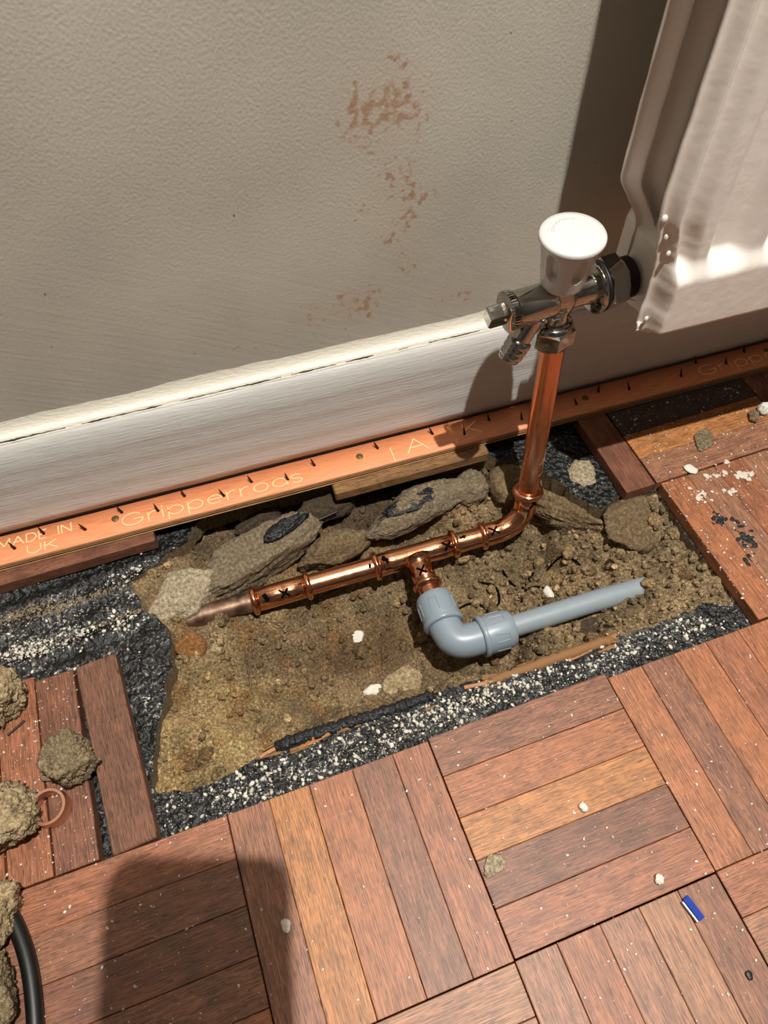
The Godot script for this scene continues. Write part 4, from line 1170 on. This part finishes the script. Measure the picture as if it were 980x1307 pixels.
func build_rubble() -> void:
	var a := rock("concrete_chunk", "long grey broken concrete slab leaning behind the copper coupling", "rubble", Vector3(-0.0120, -0.0270, -0.2860), Vector3(0.0600, 0.0190, 0.0215), Vector3(0.30, 0.40, 0.04), 1203, M.concrete, 12, 0.16, 26, 0.06, "broken concrete behind the pipe")
	put("tar_skin", lump(Vector3(0.0190, 0.0035, 0.0060), 1210, 6, 0.25, 10, 0.1), M.tar, a, Transform3D(Basis.from_euler(Vector3(-0.15, -0.02, 0)), Vector3(0.0310, 0.0135, -0.0030)))
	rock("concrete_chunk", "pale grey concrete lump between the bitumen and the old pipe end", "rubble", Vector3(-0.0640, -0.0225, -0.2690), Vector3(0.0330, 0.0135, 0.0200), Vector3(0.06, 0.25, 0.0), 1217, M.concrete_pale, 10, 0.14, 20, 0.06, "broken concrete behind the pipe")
	rock("concrete_chunk", "brown grey concrete lump behind the pipe between coupling and tee", "rubble", Vector3(0.0480, -0.0380, -0.2820), Vector3(0.0310, 0.0150, 0.0140), Vector3(0.35, 0.25, 0.0), 1226, M.rock_brown, 10, 0.16, 20, 0.07, "broken concrete behind the pipe")
	var c := rock("concrete_chunk", "tar topped concrete slab lying behind the copper tee", "rubble", Vector3(0.1170, -0.0260, -0.2910), Vector3(0.0470, 0.0145, 0.0160), Vector3(0.25, 0.13, 0.03), 1233, M.concrete, 11, 0.14, 24, 0.06, "broken concrete behind the pipe")
	put("tar_skin", lump(Vector3(0.0260, 0.0032, 0.0075), 1240, 7, 0.25, 12, 0.1), M.tar, c, Transform3D(Basis.from_euler(Vector3(-0.22, 0.02, 0)), Vector3(-0.0030, 0.0110, -0.0020)))
	rock("concrete_chunk", "small grey concrete block wedged left of the rising pipe", "rubble", Vector3(0.1600, -0.0250, -0.2960), Vector3(0.0150, 0.0130, 0.0140), Vector3(0.2, 0.5, 0.1), 1245, M.concrete, 8, 0.16, 14, 0.06, "broken concrete behind the pipe")
	rock("concrete_chunk", "dark tilted concrete block close behind the rising pipe", "rubble", Vector3(0.1890, -0.0240, -0.2880), Vector3(0.0170, 0.0150, 0.0180), Vector3(0.1, 0.3, -0.2), 1252, M.rock_brown, 8, 0.12, 14, 0.05, "broken concrete behind the pipe")
	rock("concrete_chunk", "shadowed brown stone below the cut timber strip, behind the long slab", "rubble", Vector3(0.0470, -0.0270, -0.3130), Vector3(0.0280, 0.0150, 0.0130), Vector3(0.1, 0.1, 0.0), 1258, M.rock_dark, 8, 0.15, 14, 0.06, "broken concrete behind the pipe")  # brown rock darkened, the shade behind the slab is in its colour
	rock("concrete_chunk", "shadowed brown stone under the gripper rod at the left end of the hole", "rubble", Vector3(0.0000, -0.0310, -0.3180), Vector3(0.0220, 0.0120, 0.0110), Vector3(0.1, 0.4, 0.0), 1263, M.rock_dark, 8, 0.15, 12, 0.06, "broken concrete behind the pipe")  # dark rock tone carries the shade under the rod
	rock("concrete_ridge", "crumbling brown ridge of screed right of the rising pipe", "rubble", Vector3(0.2220, -0.0270, -0.2480), Vector3(0.0310, 0.0150, 0.0135), Vector3(0.35, -0.75, 0.0), 1268, M.rock_brown, 9, 0.25, 22, 0.10)
	rock("boulder", "large brown stone in the right corner of the hole beside the parquet", "stone", Vector3(0.2600, -0.0225, -0.2240), Vector3(0.0285, 0.0165, 0.0215), Vector3(0.25, 0.2, 0.05), 1274, M.rock_brown, 9, 0.12, 22, 0.06)
	rock("flat_stone", "round flat pale stone on the soil left of the grey elbow", "stone", Vector3(0.0660, bed_height(0.0660, -0.1765) + 0.0015, -0.1765), Vector3(0.0150, 0.0060, 0.0130), Vector3(0.18, 0.2, 0.0), 1281, M.mortar, 8, 0.12, 16, 0.05)
	rock("shard", "white and grey shard beside the round flat stone", "stone", Vector3(0.0435, bed_height(0.0435, -0.1775) + 0.0015, -0.1775), Vector3(0.0075, 0.0030, 0.0042), Vector3(0.3, 0.3, -0.1), 1288, M.plaster, 6, 0.2, 8, 0.05)
	rock("brick_stone", "rusty orange stone at the left rim just below the old pipe end", "stone", Vector3(-0.0660, -0.0245, -0.2300), Vector3(0.0115, 0.0090, 0.0105), Vector3(0.2, 0.4, 0.0), 1292, M.stone_orange, 8, 0.12, 12, 0.05)
	rock("brick_stone", "small pale stone right of the rusty orange stone", "stone", Vector3(-0.0505, -0.0285, -0.2280), Vector3(0.0075, 0.0060, 0.0065), Vector3(0.2, 0.9, 0.0), 1297, M.mortar, 8, 0.12, 10, 0.05)
	rock("concrete_flake", "pale concrete flake lying on the bitumen right of the rising pipe", "rubble", Vector3(0.2395, -0.0095, -0.2715), Vector3(0.0105, 0.0028, 0.0125), Vector3(0.05, -0.3, 0.0), 1301, M.concrete_pale, 9, 0.30, 14, 0.12)
	rock("plaster_chip", "small white chip on the dark soil in front of the copper pipe", "chip", Vector3(0.0470, bed_height(0.0470, -0.2240) + 0.0015, -0.2240), Vector3(0.0055, 0.0020, 0.0045), Vector3(0.2, 0.2, 0.1), 1305, M.plaster, 7, 0.15, 8, 0.0)
	rock("plaster_chip", "upright white chip in the soil above the grey pipe", "chip", Vector3(0.1890, bed_height(0.1890, -0.2070) + 0.0015, -0.2070), Vector3(0.0035, 0.0045, 0.0070), Vector3(0.1, 0.2, 0.1), 1309, M.plaster, 7, 0.15, 8, 0.0)
	rock("stone_slab", "dark flat stone under the grey pipe near the front rim", "stone", Vector3(0.1960, bed_height(0.1960, -0.1650) + 0.0015, -0.1650), Vector3(0.0170, 0.0060, 0.0100), Vector3(0.1, 0.3, 0.0), 1313, M.rock_dark, 8, 0.15, 12, 0.06)
	# mortar lumps on the parquet at the left
	for q in [["mortar lump at the left edge above the loose nail, highest of the pile", Vector3(-0.1770, 0.0140, -0.2190), Vector3(0.0225, 0.0165, 0.0180), 1403, M.mortar],
			["grey brown mortar lump between the copper ring and the loose block", Vector3(-0.1365, 0.0125, -0.1660), Vector3(0.0155, 0.0135, 0.0165), 1409, M.mortar_grey],
			["rounded sandy mortar lump left of the copper ring", Vector3(-0.1745, 0.0160, -0.1445), Vector3(0.0215, 0.0185, 0.0215), 1415, M.mortar],
			["pale mortar lump where the black cable starts at the left edge", Vector3(-0.1815, 0.0150, -0.0985), Vector3(0.0150, 0.0165, 0.0190), 1421, M.mortar],
			["shaded mortar lump beside the cable at the bottom left corner", Vector3(-0.1830, 0.0150, -0.0640), Vector3(0.0155, 0.0165, 0.0230), 1427, M.mortar_grey],
			["small mortar lump at the left edge above the rounded sandy lump", Vector3(-0.1865, 0.0080, -0.1800), Vector3(0.0080, 0.0085, 0.0110), 1433, M.mortar]]:
		rock("mortar_lump", q[0], "mortar", q[1], q[2], Vector3(0.2, q[3] * 0.7, 0.1), q[3], q[4], 10, 0.22, 26, 0.16, "mortar lumps on the left blocks")
	# countable pebbles in the rubble
	var peb := lump(Vector3(1, 0.75, 0.85), 1500, 8, 0.30, 8, 0.12)
	rng.seed = 77
	var proto := put("pebble", peb, M.mortar_grey)
	tag(proto, "small earthy pebble half sunk in the loose rubble of the hole", "pebble", "pebbles in the rubble")
	var n := 0
	var mats := [M.clod, M.clod, M.clod_dark, M.clod, M.clod_dark]
	while n < 70:
		var x := rng.randf_range(-0.085, 0.275); var z := rng.randf_range(-0.30, -0.145)
		if n > 24 and x < 0.13: continue
		if hole_dist(x, z) > -0.006: continue
		var r := rng.randf_range(0.0024, 0.0064)
		var t := Transform3D(Basis.from_euler(Vector3(rng.randf() * 6, rng.randf() * 6, rng.randf() * 6)).scaled(Vector3.ONE * r), Vector3(x, bed_height(x, z) + r * 0.2, z))
		var o: Node3D = proto
		if n == 0: proto.transform = t
		else: o = copy(proto, t)
		o.material_override = mats[rng.randi() % 5]
		n += 1

func splash(called: String, label: String, category: String, group: String, q: Array, m: Material) -> void:
	var r := RandomNumberGenerator.new(); r.seed = q[4]
	var st := SurfaceTool.new()
	for i in int(q[5]):
		var sz := 0.0006 + 0.0020 * pow(r.randf(), 2.0)
		var l := lump(Vector3(1, 0.14, 0.8), int(q[4]) * 50 + i, 5, 0.5, 4)
		st.append_from(l, 0, Transform3D(Basis(Vector3.UP, r.randf() * TAU).scaled(Vector3(sz, sz * 0.8, sz)), Vector3(r.randfn() * float(q[2]) * 0.55, 0, r.randfn() * float(q[3]) * 0.55)))
	var o := put(called, st.commit(), m, null, Transform3D(Basis(Vector3.UP, -0.3), Vector3(q[0], 0.0001, q[1])))
	tag(o, label, category, group)

func build_small() -> void:
	# loose parquet block on the bitumen
	var lb := put("loose_parquet_block", block(Vector3(0.0243, 0.0105, 0.1165), 0.0007, Vector2(0.3, 0.1), Vector2(26, 7)), M.wood_dusty, null, Transform3D(Basis.from_euler(Vector3(0.0, 0.0905, 0.01)), parq(-0.1087, -0.0048, -0.1740)))
	tag(lb, "loose dusty parquet block standing apart on the bitumen left of the hole", "wood block")
	# timber strip under the gripper rod
	var ts := begin()
	ts.append_from(block(Vector3(0.0280, 0.0095, 0.1200), 0.0010, Vector2(0.1, 0.2), Vector2(25, 8)), 0, Transform3D.IDENTITY)
	var tb := put("timber_offcut", ts.commit(), M.wood_cut, null, Transform3D(Basis.from_euler(Vector3(0, PI / 2 + 0.005, 0)), Vector3(0.1170, -0.0050, -0.3190)))
	tag(tb, "rough brown timber strip wedged under the middle of the gripper rod", "timber")
	# splintered timber batten edge along the front rim, with tar rolled over it
	var nz := noise(90.0, 610, 3)
	var sp := base("timber_edge", Vector3(0.08, -0.012, -0.146))
	tag(sp, "splintered orange timber edge along the front rim of the hole", "timber")
	var st := begin()
	var pts := []; var rad := []
	for i in 90:
		var t := i / 89.0
		pts.append(Vector3(lerpf(-0.120, 0.122, t), lerpf(-0.0016, 0.0006, smoothstep(0.5, 0.8, t)) + 0.0010 * nz.get_noise_1d(t * 0.3), 0.0020 + lerpf(0.004, -0.001, t) + 0.0010 * nz.get_noise_1d(t * 0.5 + 4.0)))
		rad.append(lerpf(0.0024, 0.0036, smoothstep(0.55, 0.8, t)) * smoothstep(1.0, 0.96, t) + 0.0011 * nz.get_noise_1d(t * 0.8 + 9.0))
	tube(st, pts, rad, 8)
	put("batten", done(st), M.wood_cut, sp)
	rng.seed = 15
	for i in 16:
		var x := rng.randf_range(-0.118, -0.06) if i < 6 else rng.randf_range(-0.01, 0.115)
		var l := rng.randf_range(0.010, 0.026)
		put("splinter", block(Vector3(rng.randf_range(0.0018, 0.0045), 0.0012, l), 0.0004, Vector2(rng.randf(), 0), Vector2(30, 10)), M.wood[3] if i % 2 else M.wood_cut, sp,
			Transform3D(Basis.from_euler(Vector3(rng.randf_range(-0.15, 0.15), PI / 2 + rng.randf_range(-0.25, 0.25), rng.randf_range(-0.5, 0.5))), Vector3(x, 0.0008 + rng.randf_range(0, 0.0012), 0.0020 + rng.randf_range(-0.003, 0.006))))
	st = begin(); pts = []; rad = []
	for i in 70:
		var t := i / 69.0
		pts.append(Vector3(lerpf(-0.108, -0.004, t), 0.0006 + 0.0012 * nz.get_noise_1d(t * 0.5 + 2.0), 0.0010 + 0.0016 * nz.get_noise_1d(t * 0.4 + 7.0)))
		rad.append((0.0034 + 0.0016 * nz.get_noise_1d(t * 0.9)) * smoothstep(0.0, 0.03, t) * smoothstep(1.0, 0.95, t) + 0.0004)
	tube(st, pts, rad, 12)
	put("tar_roll", done(st), M.tar, sp)
	for q in [[0.004, 0.010, 0.004], [0.018, 0.012, 0.004], [0.052, 0.012, 0.005], [0.072, 0.016, 0.006], [0.094, 0.010, 0.004]]:
		put("tar_crust", lump(Vector3(q[1], 0.0022, q[2]), 620 + int(q[0] * 1000), 7, 0.25, 8, 0.1), M.tar, sp, Transform3D(Basis.IDENTITY, Vector3(q[0], -0.0005, 0.0030)))
	# copper ring cut from a pipe fitting
	var ring := put("copper_ring", lathed([[Vector2(0.0098, 0.0), Vector2(0.0099, 0.0004), Vector2(0.0099, 0.0086), Vector2(0.0096, 0.0090)], [Vector2(0.0096, 0.0090), Vector2(0.0081, 0.0090)], [Vector2(0.0081, 0.0090), Vector2(0.0078, 0.0086), Vector2(0.0078, 0.0004), Vector2(0.0081, 0.0)], [Vector2(0.0081, 0.0), Vector2(0.0098, 0.0)]], Transform3D.IDENTITY, 48), M.copper_dull, null, Transform3D(Basis.from_euler(Vector3(0.05, 0, 0.03)), Vector3(-0.1498, 0.0004, -0.1455)))
	tag(ring, "short cut copper ring standing on the parquet among mortar lumps", "ring")
	# cable
	var cp := smooth_path([Vector3(-0.1830, 0.0042, -0.1120), Vector3(-0.1745, 0.0042, -0.1010), Vector3(-0.1692, 0.0042, -0.0890), Vector3(-0.1655, 0.0042, -0.0760), Vector3(-0.1636, 0.0042, -0.0620), Vector3(-0.1630, 0.0042, -0.0450), Vector3(-0.1640, 0.0042, -0.0250), Vector3(-0.1660, 0.0042, 0.0100)], 8)
	var cr := []
	for p in cp: cr.append(0.0040)
	var cab := put("cable", tubed(cp, cr, 20), M.cable)
	tag(cab, "black rubber cable curving along the parquet at the lower left", "cable")
	# nail left of the loose lumps
	var nl := put("nail", tubed([Vector3(-0.0050, 0, 0.0030), Vector3(0.0050, 0, -0.0032)], [0.0007, 0.0007], 8), M.steel, null, Transform3D(Basis.IDENTITY, Vector3(-0.1680, 0.0009, -0.1990)))
	tag(nl, "thin bright nail lying on the left parquet blocks", "nail")
	# flakes and bits on the parquet
	var flakes := [["plaster_flake", "grey plaster flake shaped like a drop on the middle of the parquet", Vector3(0.0705, 0.0012, -0.0440), Vector3(0.0056, 0.0012, 0.0066), 1601, M.concrete_pale],
		["paint_blob", "single white paint blob on the front parquet panel", Vector3(-0.0405, 0.0008, -0.0508), Vector3(0.0032, 0.0009, 0.0030), 1604, M.plaster],
		["plaster_crumb", "white crumb near the middle of the ladder of long blocks", Vector3(0.1290, 0.0012, -0.0560), Vector3(0.0028, 0.0014, 0.0024), 1607, M.plaster],
		["plaster_crumb", "white crumb with a dark hole beside it near the blue scrap", Vector3(0.1500, 0.0016, -0.0115), Vector3(0.0026, 0.0018, 0.0026), 1610, M.plaster],
		["grey_crumb", "small dark crumb at the lower right of the floor", Vector3(0.1705, 0.0008, 0.0397), Vector3(0.0022, 0.0009, 0.0018), 1613, M.rubber],
		["mortar_crumb", "small grey mortar crumb above the copper ring", Vector3(-0.1520, 0.0015, -0.1640), Vector3(0.0030, 0.0018, 0.0036), 1616, M.mortar_grey],
		["mortar_pebble", "grey pebble on the right parquet by the picture edge", Vector3(0.3815, 0.0030, -0.2725), Vector3(0.0052, 0.0042, 0.0044), 1619, M.mortar_grey],
		["mortar_pebble", "whitish pebble on the right parquet next to the grey pebble", Vector3(0.3935, 0.0036, -0.2765), Vector3(0.0062, 0.0048, 0.0052), 1622, M.plaster],
		["mortar_smear", "grey mortar smear stuck on the right rear parquet", Vector3(0.3330, 0.0008, -0.2640), Vector3(0.0130, 0.0012, 0.0070), 1625, M.mortar_grey],
		["plaster_flake", "white plaster flake on the joint of the right rear parquet", Vector3(0.3100, 0.0012, -0.2440), Vector3(0.0040, 0.0013, 0.0058), 1628, M.plaster]]
	for f in flakes:
		rock(f[0], f[1], "crumb", f[2], f[3], Vector3(0, f[4], 0), f[4], f[5], 8, 0.25, 8, 0.0)
	# thin paint splashes on the right hand blocks
	for q in [[0.3060, -0.2200, 0.0075, 0.0060, 1701, 30, "largest white paint splash on the right parquet panel"], [0.3250, -0.2340, 0.0080, 0.0024, 1702, 16, "narrow white paint splash near the rear joint of the right panel"], [0.3470, -0.2270, 0.0100, 0.0045, 1703, 26, "white paint splash at the far right of the right panel"], [0.3400, -0.2420, 0.0030, 0.0018, 1704, 8, "small white paint drip on the right rear blocks"], [0.3270, -0.2170, 0.0060, 0.0030, 1705, 12, "faint white paint splash in the middle of the right panel"]]:
		splash("paint_splash", q[6], "paint", "white paint splashes on the right blocks", q, M.paint)
	for q in [[0.3050, -0.1990, 0.0050, 0.0060, 1711, 26, "black bitumen stain nearest the paint splash on the right panel"], [0.3150, -0.1800, 0.0060, 0.0090, 1712, 34, "black bitumen stain lower down on the right panel"], [0.3060, -0.1640, 0.0040, 0.0040, 1713, 12, "smallest black bitumen stain near the front right joint"]]:
		splash("tar_stain", q[6], "stain", "bitumen stains on the right blocks", q, M.tar)
	# blue scrap with foil edge
	var bs := base("plastic_scrap", Vector3(0.1594, 0.0, 0.0060))
	bs.rotation.y = 0.25
	tag(bs, "small blue plastic scrap with a silvery edge on the parquet", "scrap")
	put("film", block(Vector3(0.0040, 0.0010, 0.0118), 0.0003), M.blue, bs, Transform3D(Basis.from_euler(Vector3(0, 0, -0.25)), Vector3(0.0006, 0.0016, 0)))
	put("foil_edge", block(Vector3(0.0012, 0.0013, 0.0110), 0.0003), M.foil, bs, Transform3D(Basis.IDENTITY, Vector3(-0.0024, 0.0020, 0.0002)))
	# black curls of wire and root in the soil
	var curls := [[[0.1240, -0.2180], [0.1340, -0.2200], [0.1440, -0.2130], [0.1440, -0.2020], "black curl in the soil above the grey elbow caps"],
		[[0.1480, -0.2330], [0.1550, -0.2250], [0.1540, -0.2140], [0.1440, -0.2100], "pale tipped curl below the elbow in the soil"],
		[[0.1660, -0.2370], [0.1690, -0.2250], [0.1760, -0.2200], [0.1860, -0.2260], "black curl in the soil below the rising pipe"],
		[[0.1690, -0.2080], [0.1750, -0.2150], [0.1840, -0.2150], [0.1900, -0.2110], "black arched curl beside the upright white chip"],
		[[0.1960, -0.2240], [0.2040, -0.2240], [0.2110, -0.2190], [0.2160, -0.2130], "black twig in the soil in front of the brown ridge"]]
	for q in curls:
		var ctrl := []
		for k in 4:
			ctrl.append(Vector3(q[k][0], bed_height(q[k][0], q[k][1]) + 0.0016, q[k][1]))
		var pth := smooth_path(ctrl, 6)
		var rr := []
		for k in pth.size(): rr.append(0.0009 - 0.0004 * absf(float(k) / (pth.size() - 1) - 0.5))
		var o := put("wire_curl", tubed(pth, rr, 8), M.ink)
		tag(o, q[4], "wire", "black curls in the soil")
	var wire := put("wire", tubed([Vector3(0.0420, -0.0185, -0.2990), Vector3(0.0560, -0.0170, -0.3010)], [0.0010, 0.0010], 8), M.steel)
	tag(wire, "short grey wire end sticking out between two concrete lumps", "wire")

func build_lamp() -> void:
	var at := Vector3(0.22, 1.60, 0.11)
	var g := base("pendant_lamp", at)
	tag(g, "bare pendant bulb hanging from the ceiling above the work", "lamp")
	var pl := []
	for i in 17: pl.append(Vector2(0.030 * sin(PI * i / 16.0), -0.030 * cos(PI * i / 16.0)))
	var glow := mat(Color(1, 0.96, 0.9), 0.5); glow.emission_enabled = true; glow.emission = Color(1.0, 0.94, 0.86); glow.emission_energy_multiplier = 4.0
	put("bulb", lathed([pl], Transform3D.IDENTITY, 24), glow, g)
	put("lamp_holder", lathed([[Vector2(0.014, 0.026), Vector2(0.020, 0.030), Vector2(0.020, 0.065), Vector2(0.006, 0.075)]], Transform3D.IDENTITY, 24), M.knob, g)
	put("cord", tubed([Vector3(0, 0.07, 0), Vector3(0, 0.80, 0)], [0.003, 0.003], 8), M.knob, g)
	var l := OmniLight3D.new()
	l.name = "bulb_light"
	l.light_color = Color(1.0, 0.985, 0.95); l.light_energy = LAMP; l.light_size = 0.009; l.omni_range = 8.0; l.omni_attenuation = 2.0; l.shadow_enabled = true
	g.add_child(l)

func build_phone() -> void:
	# the phone that takes the picture: a rounded slab just behind the lens
	var g := base("phone", Vector3(0, 0.425, 0) + CAM * Vector3(-0.004, -0.023, 0.005))
	tag(g, "black phone held above the floor just behind the lens", "phone")
	var st := begin(); st.set_smooth_group(-1)
	var w := 0.034; var h := 0.073; var r := 0.011
	var ring := []
	for c in [[w - r, h - r, 0.0], [-w + r, h - r, PI / 2], [-w + r, -h + r, PI], [w - r, -h + r, PI * 1.5]]:
		for k in 7:
			var a: float = c[2] + PI / 2 * k / 6.0
			ring.append(Vector2(c[0] + r * cos(a), c[1] + r * sin(a)))
	for i in ring.size():
		var a: Vector2 = ring[i]; var b: Vector2 = ring[(i + 1) % ring.size()]
		quad(st, Vector3(a.x, a.y, 0), Vector3(a.x, a.y, 0.008), Vector3(b.x, b.y, 0.008), Vector3(b.x, b.y, 0))
		tri(st, Vector3(0, 0, 0), Vector3(a.x, a.y, 0), Vector3(b.x, b.y, 0)); tri(st, Vector3(0, 0, 0.008), Vector3(b.x, b.y, 0.008), Vector3(a.x, a.y, 0.008))
	put("case", done(st), M.cable, g)
	g.basis = CAM

const LAMP := 3.8
const CAM := Basis(Vector3(0.95159659, -0.00998357, 0.30718767), Vector3(0.25876531, 0.5653352, -0.78322195), Vector3(-0.16584465, 0.82480085, 0.54055445))

func _ready() -> void:
	var cam := Camera3D.new()
	cam.name = "camera"
	cam.transform = Transform3D(CAM.orthonormalized(), Vector3(0, 0.425, 0))
	cam.fov = 70.19
	cam.near = 0.01
	cam.current = true
	add_child(cam)
	var env := Environment.new()
	env.background_mode = Environment.BG_COLOR
	env.background_color = Color(0.05, 0.05, 0.05)
	env.tonemap_mode = Environment.TONE_MAPPER_LINEAR
	env.tonemap_exposure = 1.0
	env.sdfgi_enabled = true; env.ssao_enabled = true; env.ssil_enabled = true
	var we := WorldEnvironment.new()
	we.name = "environment"
	we.environment = env
	add_child(we)
	make_materials()
	build_lamp()
	build_room()
	build_crack()
	build_floor()
	build_soil()
	build_radiator()
	build_gripper()
	build_pipes()
	build_valve()
	build_rubble()
	build_small()
	build_phone()
